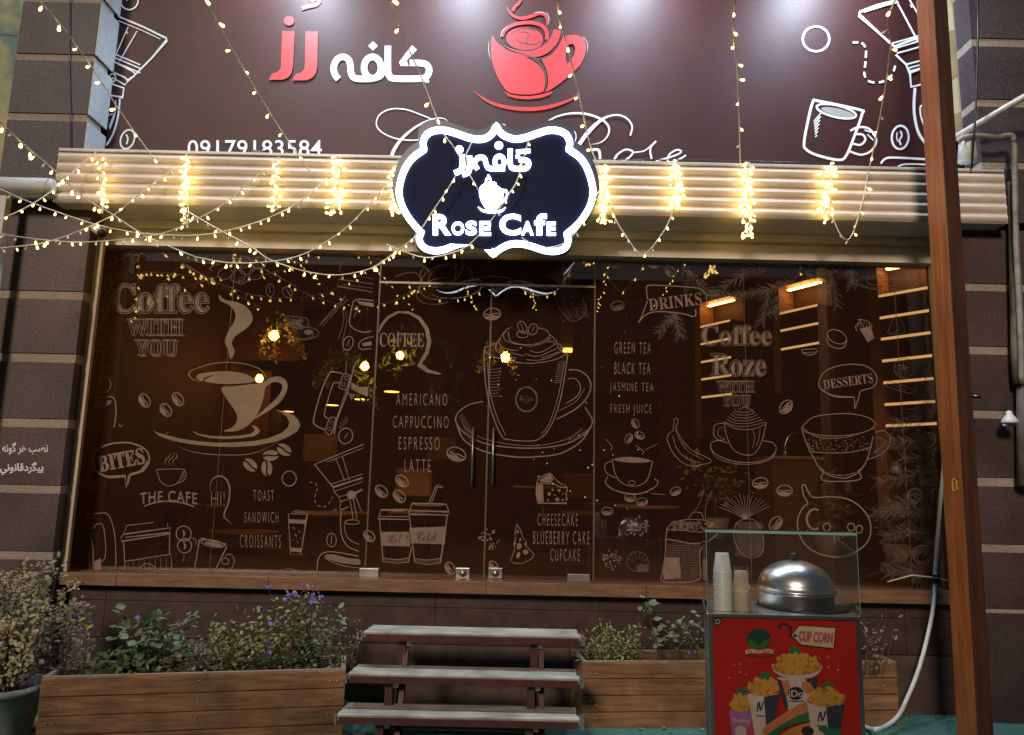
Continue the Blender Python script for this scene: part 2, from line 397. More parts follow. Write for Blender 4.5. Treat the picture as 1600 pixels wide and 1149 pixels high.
# ================================================================== stone walls left and right
def clad_wall(name, label, x0, x1, bands, z0, z1, yf, side=None, mats=None):
    """courses of stone over a pale backing that shows in the recessed bands (bands = [(zlow, zhigh)])"""
    t = thing(name, label, 'wall', 'stone clad walls beside the shop front')
    MB().box((x0+.004, yf+.009, z0), (x1-.004, yf+.20, z1)).build('recessed_band', M['band'], t)
    cuts = [z0] + [z for b in sorted(bands) for z in b] + [z1]
    m = MB(); rnd = random.Random(hash(name) % 97)
    for i in range(0, len(cuts)-1, 2):
        a, b = cuts[i], cuts[i+1]
        if b-a < .02: continue
        xs = [x0] + ([x0+(x1-x0)*(.42+.2*((i//2)%2))] if x1-x0 > 1.1 else []) + [x1]
        for p, q in zip(xs, xs[1:]):
            m.box((p+.0015, yf, a), (q-.0015, yf+.19, b))
    m.build('stone_cladding', mats or M['stone'], t, bevel=.002)
    return t
XL = xat(118, 560, YW)
bl = [(zat(60, b, YW), zat(60, a, YW)) for a, b in ((454,467),(552,566),(654,668),(758,771),(862,875))]
stepz = (bl[0][0]-bl[-1][0])/4
bl += [(bl[-1][0]-stepz, bl[-1][1]-stepz)]
zs_box = zat(60, 292, YW)
wl = clad_wall('stone_wall', 'dark stone wall left of the shop window with pale bands and white Persian lettering', -6.0, XL, bl, -.05, zs_box, YW, mats=M['stone_warm'])
# white lettering painted on the wall
a = Art(0, 640, 4)
def persian(s): return s
a.T('\uFEEA\uFEE7\uFEEE\uFB94 \uFEAE\uFEEB \uFE90\uFEBC\uFEE7', 14, 205, 300, 282, off=.022)
a.T('\uFEF2\uFEE7\uFEEE\uFEE7\uFE8E\uFED7\uFEA9\uFEAE\uFB95\uFEF4\uFB58', 0, 328, 272, 412, off=.032)
a.build('painted_lettering', M['ban_white'], wl, YW-.003)
# upper pillar, left
XPL, XPR = xat(16, 150, YW), xat(143, 120, YW)
bu = [(zat(80, b, YW), zat(80, a, YW)) for a, b in ((84,95),(177,189))]
bu += [(bu[0][0]+(bu[0][0]-bu[1][0]), bu[0][1]+(bu[0][1]-bu[1][1]))]
bu += [(bu[2][0]+(bu[0][0]-bu[1][0]), bu[2][1]+(bu[0][1]-bu[1][1]))]
pl = clad_wall('stone_pillar', 'grey stone pillar rising above the left end of the shutter box', XPL, XPR, bu, zs_box+.06, 7.2, YW)
tag(pl, cat='pillar', group='stone pillars at the ends of the banner')
sd = MB()
cuts = sorted([zs_box+.06] + [z for b in bu for z in b] + [7.2])
for i in range(0, len(cuts)-1, 2): sd.box((XPR+.002, YW+.004, cuts[i]), (XPR+.014, -.0, cuts[i+1]))
sd.build('floodlit_return', M['floodlit_side'], pl)  # floodlight on the pillar's inner side put in as a paler grey
# right walls
XR0 = xat(1500, 700, YW)
br = [(zat(1540, b, YW), zat(1540, a, YW)) for a, b in ((443,455),(541,554),(641,654),(746,760),(850,863),(951,958))]
wr = clad_wall('stone_wall', 'dark shadowed stone wall right of the wooden post with pale bands', XR0, 7.0, br, -.05, zat(1560, 360, YW), YW, mats=M['stone_warm'])
bur = [(zat(1560, b, YW), zat(1560, a, YW)) for a, b in ((60,73),(155,167))]
bur += [(bur[0][0]+(bur[0][0]-bur[1][0]), bur[0][1]+(bur[0][1]-bur[1][1])), (bur[1][0]-(bur[0][0]-bur[1][0]), bur[1][1]-(bur[0][1]-bur[1][1]))]
pr = clad_wall('stone_pillar', 'grey stone pillar at the right edge behind the diagonal white pole', xat(1521, 100, YW), 7.0, bur, zat(1560, 360, YW)+.06, 7.2, YW)
tag(pr, cat='pillar', group='stone pillars at the ends of the banner')
# wall under the window, a darker course over a pale plinth on the right
zsill = zat(760, 925, -.16)
low = thing('stone_wall', 'low brown stone wall under the window ledge behind the planters', 'wall', 'stone clad walls beside the shop front')
m = MB(); yl = -.10
zc1, zc2 = zat(300, 941, yl), zat(1430, 1024, yl)
x = XL+.02; k = 0
m.box((XL-.1, yl+.012, -.05), (XR0+.2, .2, zsill-.02)); m.build('mortar', M['stone_pale'], low)
m = MB(); rnd = random.Random(3)
xs = [XL-.05, -2.82, -1.62, -.5, .65, 1.75, 2.8, XR0+.2]
for p, q in zip(xs, xs[1:]):
    m.box((p+.002, yl, zc1+.004), (q-.002, yl+.1, zsill-.02))
    m.box((p+.002, yl, zc2+.004), (q-.002, yl+.1, zc1))
m.build('stone_cladding', M['stone_low'], low)
m = MB()
for p, q in zip(xs, xs[1:]): m.box((p-.2, yl-.02, -.05), (q-.204, yl+.1, zc2-.002))
m.build('plinth', M['stone_pale'], low)

# ================================================================== wooden ledge under the glass
led = thing('window_ledge', 'long brown wooden ledge running below the shop windows', 'ledge')
x0, x1 = xat(76, 900, -.2), xat(1500, 930, -.2)
zt = zat(760, 909, -.2); zb = zat(760, 929, -.2)
m = MB(); xs = [x0, xat(182,900,-.2), xat(420,900,-.2), xat(760,900,-.2), xat(1010,900,-.2), xat(1260,900,-.2), x1]
for p, q in zip(xs, xs[1:]): m.box((p+.001, -.2, zb), (q-.001, -.165, zt))
m.build('front_board', M['ledge'], led, bevel=.004)
m = MB(); m.box((x0, -.165, zt-.03), (x1, .12, zt-.002)); m.build('top_board', M['ledge'], led)
ZL = zt

# ================================================================== roller shutter housing
sh = thing('roller_shutter', 'cream rolled up shutter housing spanning the whole shop front', 'shutter')
YB = -.42
xa, xb = xat(86, 290, YB), xat(1571, 305, YB)
zA, zB = zat(1500, 268, YB), zat(1500, 347, YB)
prof = []; n = 5; hgt = (zA-zB)/n
for i in range(n):
    zt_ = zA-i*hgt
    for t in (0, .12, .3, .5, .7, .88, .985):
        prof.append((YB+.022-.030*math.sin(math.pi*min(1, t*1.02))**.6, zt_-t*hgt))
YC = -.13; zC = zat(1500, 372, YC)
prof += [(YB+.012, zB-.002), (YC, zC), (YC+.01, zA)]
MB().extrude_x(prof, xa, xb).build('slat_cover', M['slat'], sh)
zT = zA
m = MB(); m.box((xa-.004, YB-.006, zA), (xb+.004, YC+.02, zA+.022)); m.build('top_edge', M['rail'], sh, bevel=.004)
for s, xx in ((-1, xa), (1, xb)):
    m = MB(); pr_ = [(YB+.004, zA-.002), (YB+.004, zB), (YC+.004, zC+.004), (YC+.012, zA-.002)]
    m.extrude_x(pr_, xx-.004 if s < 0 else xx, xx if s < 0 else xx+.004); m.build('end_cap', M['header'], sh)
# header below the housing
YH = -.11; zW = zat(800, 399, -.05)
XG0, XG1 = xat(150, 385, -.05), xat(1458, 414, -.05)
hd = MB(); hd.box((xat(100,375,YH), YH, zC-.06), (XR0+.1, .06, zC+.25)); hd.build('header_panel', M['header'], sh)
hd = MB(); hd.box((XG0-.12, YH+.025, zW), (XR0+.1, .06, zC-.062)); hd.build('header_panel', M['header'], sh)
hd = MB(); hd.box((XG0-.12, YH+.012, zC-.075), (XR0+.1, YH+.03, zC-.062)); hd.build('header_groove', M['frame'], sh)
# guide rails at both sides of the glass
m = MB()
yr_l = -.18
xg_a, xg_b = at(113, 640, yr_l).x, at(134, 640, yr_l).x
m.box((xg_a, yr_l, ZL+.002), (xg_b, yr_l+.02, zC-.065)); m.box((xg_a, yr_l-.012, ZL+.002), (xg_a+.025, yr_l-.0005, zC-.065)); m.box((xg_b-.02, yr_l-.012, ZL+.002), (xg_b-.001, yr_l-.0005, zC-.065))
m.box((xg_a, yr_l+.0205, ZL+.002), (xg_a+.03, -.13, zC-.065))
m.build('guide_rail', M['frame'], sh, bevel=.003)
xg2 = at(1494, 800, -.10).x
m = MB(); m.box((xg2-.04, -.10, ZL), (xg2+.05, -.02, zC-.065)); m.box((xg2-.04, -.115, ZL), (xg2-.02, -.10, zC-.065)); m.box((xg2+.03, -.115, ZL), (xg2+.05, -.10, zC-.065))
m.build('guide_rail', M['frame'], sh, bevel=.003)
# reveal of the wall at the left of the rail
# building shell above and behind the banner
sb = MB(); sb.box((-7, .05, zC+.2), (7, .3, 7.2)); tag(sb.build('stone_wall', M['stone']), 'dark upper facade wall the brown banner hangs on', 'wall', 'stone clad walls beside the shop front')

# ================================================================== brown banner
YN = -.03
ban = thing('banner', 'large brown cafe banner with red cup and white Persian lettering', 'banner')
bx0, bx1 = XPR+.016, xat(1484, 120, YN)
m = MB(); nx, nz = 80, 24; z0, z1 = zT-.25, 6.1
for j in range(nz+1):
    for i in range(nx+1):
        x = bx0+(bx1-bx0)*i/nx; z = z0+(z1-z0)*j/nz
        m.v.append((x, YN+.004+.004*math.sin(x*2.2+z*1.3), z))
for j in range(nz):
    for i in range(nx):
        q = j*(nx+1)+i; m.f.append((q,q+1,q+nx+2,q+nx+1)); m.mi.append(0); m.sm.append(True)
m.build('vinyl_sheet', M['ban'], ban)
YP = YN-.004
a = Art(400, 0, 2.872)       # red word
a.F([(222,142),(278,142),(275,300),(268,330),(252,350),(228,361),(163,361),(178,332),(200,327),(214,315),(219,298)])
a.F([(118,140),(173,140),(166,300),(158,332),(142,350),(118,359),(57,359),(72,331),(92,326),(106,314),(112,298)])
a.FE(148, 94, 23, 21)
a.S([(205,38),(236,28),(268,22),(284,4),(274,-22),(252,-26),(244,-8),(262,8)], 18)
a.build('red_lettering', M['ban_red'], ban, YP)
a = Art(400, 0, 2.872)       # white word
a.S([(370,356),(352,330),(350,296),(366,266),(392,256),(416,270),(424,300),(428,332),(450,353),(520,354)], 29)
a.S(a.ell(523,304,38,48), 29, True)
a.S([(520,354),(560,340),(566,304)], 27)
a.F([(525,186),(546,207),(525,228),(504,207)])
a.S([(592,206),(592,318),(598,338),(620,353),(742,353),(768,340),(777,314),(766,292),(740,284),(690,283)], 29)
a.F([(700,204),(722,224),(676,272),(684,297),(650,297),(642,280)])
a.build('white_lettering', M['ban_white'], ban, YP)
a = Art(0, 0, 1); a.T('09179183584', 293, 219, 503, 245, off=.008, space=1.05)
a.build('phone_number', M['ban_white'], ban, YP)
# red rose cup
a = Art(700, 0, 4.79)
a.m = 0
a.F([(335,270),(362,315),(410,352),(470,385),(545,412),(640,458),(690,500),(716,545),(728,600),(722,650),(705,690),(640,706),(560,708),(480,700),(440,682),(392,618),(350,530),(326,430),(322,340)], True)
a.F([(700,445),(740,428),(790,395),(826,350),(848,300),(866,268),(884,272),(915,262),(962,262),(1012,286),(1036,350),(1024,420),(985,495),(915,565),(840,625),(770,672),(728,690),(748,640),(750,580),(736,515)], False,
    holes=[[(905,332),(936,330),(954,360),(945,410),(918,455),(892,478),(880,440),(884,380)]])
a.F([(418,338),(450,362),(520,402),(600,430),(680,424),(750,394),(800,345),(832,290),(842,238),(820,224),(790,226),(770,280),(730,330),(660,366),(580,380),(500,372)], True)
a.F(a.ell(575, 292, 138, 84, 4))
a.S([(402,275),(424,228),(480,190),(560,172),(640,172),(708,198),(740,244),(738,296)], 26)
a.S([(440,52),(462,92),(500,126),(556,138),(620,124),(680,102),(722,112),(742,150),(736,196)], 24, taper='both')
a.S([(486,84),(500,52),(528,28),(546,-8)], 22)
a.F([(418,684),(470,708),(540,720),(620,720),(700,708),(782,684),(768,708),(700,734),(610,746),(520,740),(452,722)], False)
a.S([(204,690),(270,742),(360,784),(480,810),(600,818),(720,808),(830,780),(920,744),(982,704)], 30, taper='both')
a.build('red_cup_emblem', M['ban_red'], ban, YP)
a = Art(700, 0, 4.79)        # dark gaps between the petals
a.S([(425,342),(470,374),(540,398),(620,424),(690,450)], 9)
a.S([(500,262),(520,302),(580,326),(650,330),(700,300),(708,250)], 9, taper='both')
a.S([(540,240),(585,240),(612,264),(580,300),(600,322)], 7)
a.S([(480,300),(470,268),(500,232),(560,214),(630,222),(668,250),(660,292)], 7, taper='both')
a.S([(436,300),(470,345),(540,372),(620,374),(700,344),(756,290),(776,226)], 9)
a.S([(600,426),(650,448),(700,490),(730,560),(736,620),(712,690)], 15, taper='both')
a.S([(640,440),(720,430),(790,390),(830,330)], 8, taper='both')
a.build('petal_line', M['ban_dark'], ban, YP-.002)
a = Art(700, 0, 4.79)        # chalky grey edge strokes
for p in ([(308,300),(304,380),(318,450)], [(330,262),(322,300)], [(392,282),(408,232),(450,196)], [(740,90),(756,140),(748,190)], [(848,228),(850,280)], [(1010,272),(1044,330),(1040,400)], [(640,96),(700,92),(740,110)], [(180,682),(214,694)], [(420,660),(408,684)], [(770,690),(802,680)]):
    a.S(p, 5, taper='both')
a.build('grey_edge_line', M['ban_grey'], ban, YP-.002)
# script name, its foot hidden by the shutter housing
a = Art(400, 0, 2.872); a.thin = .88
a.S([(742,626),(690,630),(620,620),(562,592),(540,556),(556,514),(606,490),(672,492),(736,514),(790,536),(834,560)], 6)
a.S([(856,566),(856,540),(820,530),(764,545),(706,578),(652,626),(616,680),(600,740)], 20, taper='start')
a.view(700, 0, 4.79)
a.S([(660,1000),(720,930),(800,880),(900,852),(1010,850),(1110,876),(1180,918),(1206,968),(1190,1026),(1140,1068),(1070,1082)], 18, taper='both')
a.S([(1250,860),(1180,880),(1110,930),(1030,1020),(950,1140),(930,1200)], 28, taper='both')
a.S([(780,960),(840,948),(910,955),(955,1000),(950,1060),(900,1130)], 7)
a.S([(360,980),(390,936),(425,934),(428,968),(400,985)], 6)
a.view(900, 0, 2.736)
a.S([(0,630),(50,560),(110,510),(170,492),(215,505),(240,540),(232,580)], 8)
a.S([(70,640),(96,642),(102,664),(104,690),(118,712)], 13)
a.S([(118,712),(150,700),(176,668)], 6)
a.S([(242,646),(212,640),(178,660),(164,684),(182,694),(216,682),(240,660),(243,646)], 9)
a.S([(243,652),(290,646),(322,622),(342,604)], 6)
a.S([(342,604),(320,630),(318,656),(322,678),(304,694),(286,684)], 9)
a.S([(322,690),(360,684),(404,672),(444,656),(448,645),(428,642),(400,660),(390,684),(406,694),(444,680),(470,664)], 8)
a.build('script_lettering', M['ban_white'], ban, YP)
# line drawings at both ends
def ld(n='line_drawing', v=(1200,0,2.735)):
    global a
    if a.v: a.build(n, M['ban_white'], ban, YP)
    a = Art(*v)
a = Art(0, 0, 2.872)
a.E(580,2,40,42,7); a.S([(566,4),(580,-6),(592,-20)], 6); ld('bean_drawing',(0,0,2.872))
a.S([(525,72),(640,120),(746,172),(748,182),(680,262),(606,336)], 8, sm=False); a.S([(528,92),(640,138),(720,176)], 4, sm=False)
a.S([(575,122),(510,268)], 5); a.S([(615,140),(536,276)], 5); a.S([(566,140),(574,152)],5)
for y in (240, 256, 276): a.S([(506,y),(560,y+22),(630,y+52)], 6)
a.S([(606,336),(596,322),(530,288)], 6); a.S([(512,326),(560,348),(574,362),(606,338)], 7, sm=False)
a.S([(502,348),(562,382),(574,362)], 6, sm=False); a.E(505,350,14,18,6)
a.S([(498,376),(556,396),(550,438),(496,428)], 7, sm=False); a.S([(538,442),(530,520),(508,600),(478,652)], 9)
a.S([(520,450),(514,520),(492,580)], 5); a.S([(484,520),(510,514),(490,570)], 5)
ld('moka_pot_drawing',(0,0,2.872)); a.E(572,626,30,44,7,20); a.S([(566,604),(574,622),(568,648)], 7)
ld('bean_drawing'); a.E(205,167,57,53,9); ld('circle_drawing')
a.dash([(362,182),(400,184),(418,212),(416,270),(412,318),(432,348),(480,352),(520,332),(540,296),(546,262)], 9, 22, 14); ld('dotted_line_drawing')
a.S([(552,2),(470,22),(392,52),(390,66),(464,132),(540,200),(600,176),(660,156)], 10, sm=False); a.S([(410,52),(500,24),(560,10)], 5)
a.S([(556,18),(640,176)], 8); a.S([(604,-2),(640,60),(656,96)], 7); a.S([(608,20),(616,34)],6)
for p in ([(530,186),(600,166),(660,148)], [(546,206),(600,190),(660,172)], [(550,228),(610,212),(662,196)]): a.S(p, 6)
a.S([(546,234),(590,276),(604,310),(662,290)], 9, sm=False); a.S([(590,276),(660,258)], 7); a.S([(600,298),(612,288),(660,276)], 6)
a.S([(606,312),(612,372),(662,360)], 8, sm=False); a.S([(628,376),(624,470),(640,560),(676,618)], 12); a.S([(676,450),(652,456),(654,500),(676,560)], 7)
ld('moka_pot_drawing')
a.S([(192,436),(214,432),(392,470),(402,488),(370,580),(334,666),(300,684),(210,664),(164,640),(154,612),(170,520)], 11, True)
a.E(292,476,86,25,9,13); a.S([(352,560),(384,545),(430,550),(462,594),(446,640),(400,662),(346,646)], 9); a.S([(372,574),(404,576),(416,598),(394,620),(356,612)], 9)
for k in range(7): a.S([(228-k*3,482+k*16),(196+k*1,520+k*11)], 5)
a.S([(412,556),(440,566)],5); a.S([(425,575),(450,600)],5)
ld('mug_drawing'); a.E(565,588,36,50,9,4); a.S([(566,560),(572,580),(562,600),(568,620)], 7); a.S([(552,566),(550,590),(556,606)],5)
ld('bean_drawing'); a.S([(482,700),(500,680),(540,674),(690,682)], 9); a.S([(555,712),(590,702),(690,704)], 6)
a.build('saucer_drawing', M['ban_white'], ban, YP)
a = Art(1200, 0, 2.735); a.FE(298,480,72,16,13); a.build('cup_fill', M['ban_grey'], ban, YP-.001)

# ================================================================== floodlights over the banner
fl0 = None
for px in (432, 718, 1012, 1319):
    x = xat(px, 5, -.35)
    t = thing('floodlight', 'cool white floodlight on a bracket over the banner', 'floodlight', 'floodlights above the banner')
    zl = 5.97
    MB().box((x-.10, -.70, zl), (x+.10, -.55, zl+.05)).build('housing', M['black'], t, bevel=.008)
    MB().tube([(x, -.62, zl+.05), (x, -.62, zl+.16), (x, .05, zl+.2)], .014).build('bracket', M['black'], t)
    MB().box((x-.085, -.685, zl-.006), (x+.085, -.565, zl-.001)).build('lens', M['flood_glow'], t)
    ld = bpy.data.lights.new('flood_lamp', 'SPOT'); lo = bpy.data.objects.new('flood_lamp', ld); col.objects.link(lo)
    ld.energy = 220; ld.color = (.66,.81,1.0); ld.spot_size = R(150); ld.spot_blend = 1; ld.shadow_soft_size = .12
    lo.location = (x, -.62, zl-.03); lo.rotation_euler = (Vector((0, -.55, 1))).to_track_quat('Z', 'Y').to_euler(); lo.parent = t
for o, l in zip([o for o in bpy.data.objects if o.name.startswith('floodlight')],
    ('floodlight over the red Persian word of the banner','floodlight over the steam of the red banner cup','floodlight over the bare middle of the banner','floodlight over the drawn moka pot at the right of the banner')): o['label'] = l

# ================================================================== glass of the shop front
YG = 0.0
M['brick'] = mat('cafe_brick', (.24,.11,.06), (.12,.055,.035), rough=.8, scale=7, bump=.4)
M['seam'] = mat('silicone_seam', (.20,.13,.08), rough=.4)
zg0, zg1 = ZL, zW+.02
zdoor = zat(760, 447, YG)
xl0, xl1 = at(128, 640, -.02).x+.0, xat(585, 600, YG)
xd1, xd2 = xat(762, 680, YG), xat(929, 680, YG)
xr1 = xg2-.03
def pane(name, label, cat, x0, x1, z0, z1, seams=(), group=None, edge=True):
    t = thing(name, label, cat, group)
    MB().box((x0+.003, YG, z0), (x1-.003, YG+.010, z1)).build('glass_pane', M['glass'], t)
    if edge:
        m = MB()
        for x in (x0, x1): m.box((x-.0025, YG-.002, z0), (x+.0025, YG+.012, z1))
        m.build('glass_edge', M['seam'], t)
        m = MB()
        for x in seams: m.box((x-.0015, YG-.003, z0), (x+.0015, YG-.0005, z1))
        if seams: m.build('glass_seam', M['seam'], t)
    return t
pL = pane('shop_window', 'wide fixed shop window left of the doors with the big tan coffee cup drawing', 'window', xl0, xl1, zg0, zg1, [xat(352, 600, YG)], 'glass sections of the shop front')
pA = pane('glass_door', 'glass door with the Americano to Latte list and two takeaway cup drawings', 'door', xl1+.006, xd1-.003, zg0, zdoor, (), 'glass sections of the shop front')
pB = pane('glass_door', 'glass door with the large cream topped mug and cheesecake list', 'door', xd1+.003, xd2-.006, zg0, zdoor, (), 'glass sections of the shop front')
pT = pane('transom_window', 'transom glass over both doors with doughnut and pineapple leaf drawings', 'window', xl1+.006, xd2-.006, zdoor+.02, zg1, (), 'glass sections of the shop front')
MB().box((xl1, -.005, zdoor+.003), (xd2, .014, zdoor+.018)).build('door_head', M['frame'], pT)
pR = pane('shop_window', 'wide fixed shop window right of the doors with tea list and pine branch drawings', 'window', xd2, xr1, zg0, zg1, [xat(1166, 600, YG), xat(1404, 560, YG)], 'glass sections of the shop front')
# door fittings
def handle(par, px, y0, y1):
    x = xat(px, 720, -.04); za, zb = zat(px, y1, -.04), zat(px, y0, -.04)
    h = MB(); h.tube([(x, -.05, za), (x, -.05, zb)], .008, 10); h.tube([(x,-.05,za+.06),(x,0,za+.06)], .007, 8); h.tube([(x,-.05,zb-.06),(x,0,zb-.06)], .007, 8)
    h.build('door_handle', M['steel_dull'], par)
handle(pA, 738, 668, 757); handle(pB, 770, 668, 757)
def block(par, name, px0, py0, px1, py1, m, y0=-.03):
    a_, b_ = at(px0, py1, y0), at(px1, py0, y0)
    return MB().box((a_.x, y0, a_.z), (b_.x, .02, b_.z)).build(name, m, par, bevel=.003)
for par, px in ((pA, 723), (pB, 774)):
    lk = block(par, 'floor_lock', px-11, 888, px+11, 904, M['steel'])
    c = at(px, 896, -.034); MB().tube([(c.x, -.036, c.z), (c.x, -.03, c.z)], .026, 16).build('lock_cylinder', M['steel_dull'], lk)
block(pA, 'patch_hinge', 561, 889, 592, 901, M['steel_dull']); block(pB, 'patch_hinge', 887, 898, 922, 911, M['steel_dull'])

# ------------------------------------------------------------------ drawings stuck on the glass
YD = -.004
D1, D2, DF, DK = M['dec'], M['dec2'], M['dec_faint'], M['dec_dark']
def art(view=(0,0,1)):
    a_ = Art(*view); a_.thin = .76; return a_
def beans(par, rows, m=None, view=(0,0,1)):
    for x, y, r, q, w_, *fl in rows: a = art(view); a.bean(x, y, r, q, w_, bool(fl)); a.build('coffee_bean_drawing', m or D1, par, YD)
# --- left window
a = art(); a.T(bold('Coffee'), 177, 446, 325, 488, off=-.012); a.build('coffee_lettering', D1, pL, YD)
a = art(); a.T(bold('Coffee'), 174, 443, 328, 491, off=.022, outline=.009); a.build('lettering_outline', D1, pL, YD-.001)
def with_you(p, x, y, s, w):
    a = art()
    a.T(bold('WITH'), x, y, x+86*s, y+27*s, off=.004, outline=.012); a.T(bold('YOU'), x+12*s, y+32*s, x+77*s, y+59*s, off=.004, outline=.012)
    a.T(bold('WITH'), x+4*s, y+1*s, x+90*s, y+28*s, off=0, outline=.009); a.T(bold('YOU'), x+16*s, y+33*s, x+81*s, y+60*s, off=0, outline=.009)
    a.build('with_you_lettering', w, p, YD)
with_you(pL, 198, 498, 1, D1)
a = art((160,560,5))         # big cup and saucer
a.S([(748,76),(690,100),(676,128),(700,160),(760,186)], 13, taper='both')
a.S([(748,76),(850,44),(990,32),(1120,46),(1220,80),(1262,120),(1280,150)], 9)
a.F([(735,140),(770,120),(880,104),(1010,104),(1120,124),(1178,160),(1174,186),(1100,196),(990,202),(880,196),(800,182),(812,160),(880,130),(800,150),(782,180),(745,168)], True)
a.F([(930,232),(1030,218),(1150,204),(1232,196),(1276,180),(1262,290),(1236,380),(1190,470),(1130,530),(1060,566),(990,574),(945,568),(996,548),(1034,520),(1053,478),(1046,430),(1014,378),(972,318)], True)
a.F([(1280,180),(1310,154),(1370,142),(1420,160),(1446,205),(1438,260),(1400,330),(1330,390),(1250,440),(1180,478),(1230,430),(1310,360),(1370,300),(1404,240),(1400,206),(1370,188),(1320,192),(1278,220)], True)
a.S([(1330,176),(1390,180),(1418,214),(1404,270),(1350,340)], 5, taper='both')
a.F([(395,566),(440,584),(520,606),(620,630),(760,650),(900,660),(1030,658),(1180,648),(1300,624),(1400,584),(1450,540),(1462,500),(1440,456),(1400,426),(1350,402),(1420,414),(1490,442),(1530,480),(1546,524),(1524,570),(1450,616),(1340,656),(1200,682),(1030,694),(880,690),(720,676),(560,648),(450,610)], False)
a.S([(490,604),(516,572)], 6)
a.S([(590,688),(680,724),(780,744),(900,754),(1040,756),(1150,748),(1260,714),(1400,640)], 8, taper='both')
a.F([(696,566),(760,592),(860,608),(970,610),(1080,604),(1160,590),(1190,566),(1180,540),(1156,522),(1200,530),(1230,560),(1222,588),(1180,610),(1080,626),(960,632),(840,624),(740,598)], False)
a.build('coffee_cup_drawing', D2, pL, YD)
a = art((320,380,3.83))
a.F([(85,308),(93,345),(150,375),(182,420),(176,470),(140,530),(120,590),(140,640),(152,694),(172,672),(178,640),(162,600),(185,556),(250,510),(284,466),(280,424),(246,380),(186,352),(120,340)], True)
a.build('steam_drawing', D2, pL, YD)
beans(pL, [(x,y,12.5,q,2,1) for x, y, q in ((391,727,40),(423,712,-3),(444,703,32),(417,732,85))])
a = art()
a.E(165,446,10,13,2.2,15); a.S([(168,434),(162,446),(168,456)], 2)
a.S([(151,458),(162,464),(174,472)], 2.2, sm=False); a.S([(172,474),(160,502)], 1.4); a.S([(166,474),(152,500)], 1.4)
a.S([(150,508),(166,522),(176,528)], 2.4); a.S([(176,527),(164,540),(148,532)], 2.4); a.S([(146,545),(162,552),(160,560)], 2); a.E(150,530,7,6,2)
a.S([(158,554),(156,590),(146,610),(136,618)], 2.4); a.S([(150,560),(144,590),(136,600)], 1.6)
a.E(165,602,8,11,2.4,10); a.S([(166,594),(164,610)], 2.2)
a.S([(138,622),(172,620),(180,628),(181,650),(178,668)], 2.6); a.F([(138,634),(160,626),(174,627),(168,634),(150,640),(136,643)], True)
a.S([(186,662),(188,667),(192,664)], 1.6)
a.build('moka_pot_drawing', D1, pL, YD)
beans(pL, [(226,626,11,60,2.2),(259,641,11,55,2.2),(278,624,11,55,2.2)])
a = art(); a.E(452,748,11,11.5,2.2); a.build('circle_drawing', D1, pL, YD)
a = art()                     # BITES
a.S([(200,756),(203,742),(222,737),(232,724),(232,710),(222,699),(200,692),(172,694),(152,704),(145,720),(150,736),(165,744),(185,744),(196,743)], 3.4)
a.S([(152,737),(170,746),(196,744)], 4); a.S([(196,743),(196,762),(204,742)], 3.2, sm=False); a.S([(232,720),(220,736),(203,742)], 5)
a.T(bold('BITES'), 153, 706, 226, 732, rot=-11, off=.02)
a.build('bites_bubble_drawing', D1, pL, YD)
a = art((160,560,5))
a.S([(424,868),(634,868),(626,900),(590,970),(540,996),(500,992),(450,956),(424,868)], 8); a.S([(630,884),(656,900),(640,950),(596,974)], 8); a.S([(630,905),(638,920),(615,950)], 6)
for dx in (0,32,64): a.S([(500+dx*.8,840),(490+dx,800),(520+dx,770),(535+dx*.5,735)], 8, taper='both')
a.view(0,0,1); a.T('THE CAFE', 219, 767, 308, 785, off=.012, space=1.15, arc=3.5)
a.S([(225,791),(245,785),(264,783.5),(285,786),(303,792)], 2.6)
a.build('the_cafe_drawing', D1, pL, YD)
a = art(); a.S([(328,768),(330,752),(342,744),(354,750),(359,765),(357,785),(350,804),(354,812),(364,820)], 3.4, taper='both')
a.T('HI!', 330, 768, 351, 791, off=-.02); a.build('hi_bubble_drawing', D1, pL, YD)
def menu(par, rows, m=None, n='menu_lettering'):
    for t, x0, y0, x1, y1 in rows: a = art(); a.T(t, x0, y0, x1, y1, off=-.008, space=1.45, rot=.6); a.build(n, m or D1, par, YD)
menu(pL, [('TOAST',396,766,428,783),('SANDWICH',382,800,435,817),('CROISSANTS',375,836,439,856)])
a = art((360,660,4))          # tall glass
a.S([(362,574),(480,574),(440,828),(376,826)], 7, True, sm=False); a.F([(360,606),(476,610),(470,636),(366,630)]); a.F([(370,782),(446,788),(440,812),(372,806)])
for x,y,r in ((395,566,12),(420,556,14),(450,566,10)): a.E(x,y,r,8,4)
for k in range(14): a.FE(390+(k*37)%60, 655+(k*23)%110, 3, 3)
a.build('tall_glass_drawing', D1, pL, YD)
a = art((0,640,4))            # bottom row
a.S([(540,655),(580,650),(620,650),(660,648),(690,680),(716,780),(724,900),(722,980),(690,1000)], 8); a.S([(540,664),(555,740),(580,860),(582,990)], 8); a.S([(548,740),(590,740),(600,720),(640,720),(656,800),(660,900),(640,950),(600,945)], 7)
a.E(562,680,14,18,6); a.E(568,726,14,16,6); a.S([(560,760),(560,1000)], 5); a.F([(590,950),(630,930),(634,1000),(590,1000)])
a.build('machine_handle_drawing', D1, pL, YD)
a = art((0,640,4))
a.S([(792,726),(960,706)], 6); a.S([(1046,710),(1050,740)], 6); a.S([(792,728),(772,780),(1066,740),(1060,770),(780,800)], 7, sm=False); a.S([(772,780),(756,800),(760,824),(1068,778)], 7, sm=False)
a.S([(772,824),(782,1000)], 8); a.S([(1060,780),(1060,905)], 8); a.S([(782,950),(1068,905),(1076,1000)], 7, sm=False); a.A(920,1010,50,46,7,180,360)
for k in range(8): a.S([(800+k*34, 958-k*5),(802+k*34, 1000)], 3)
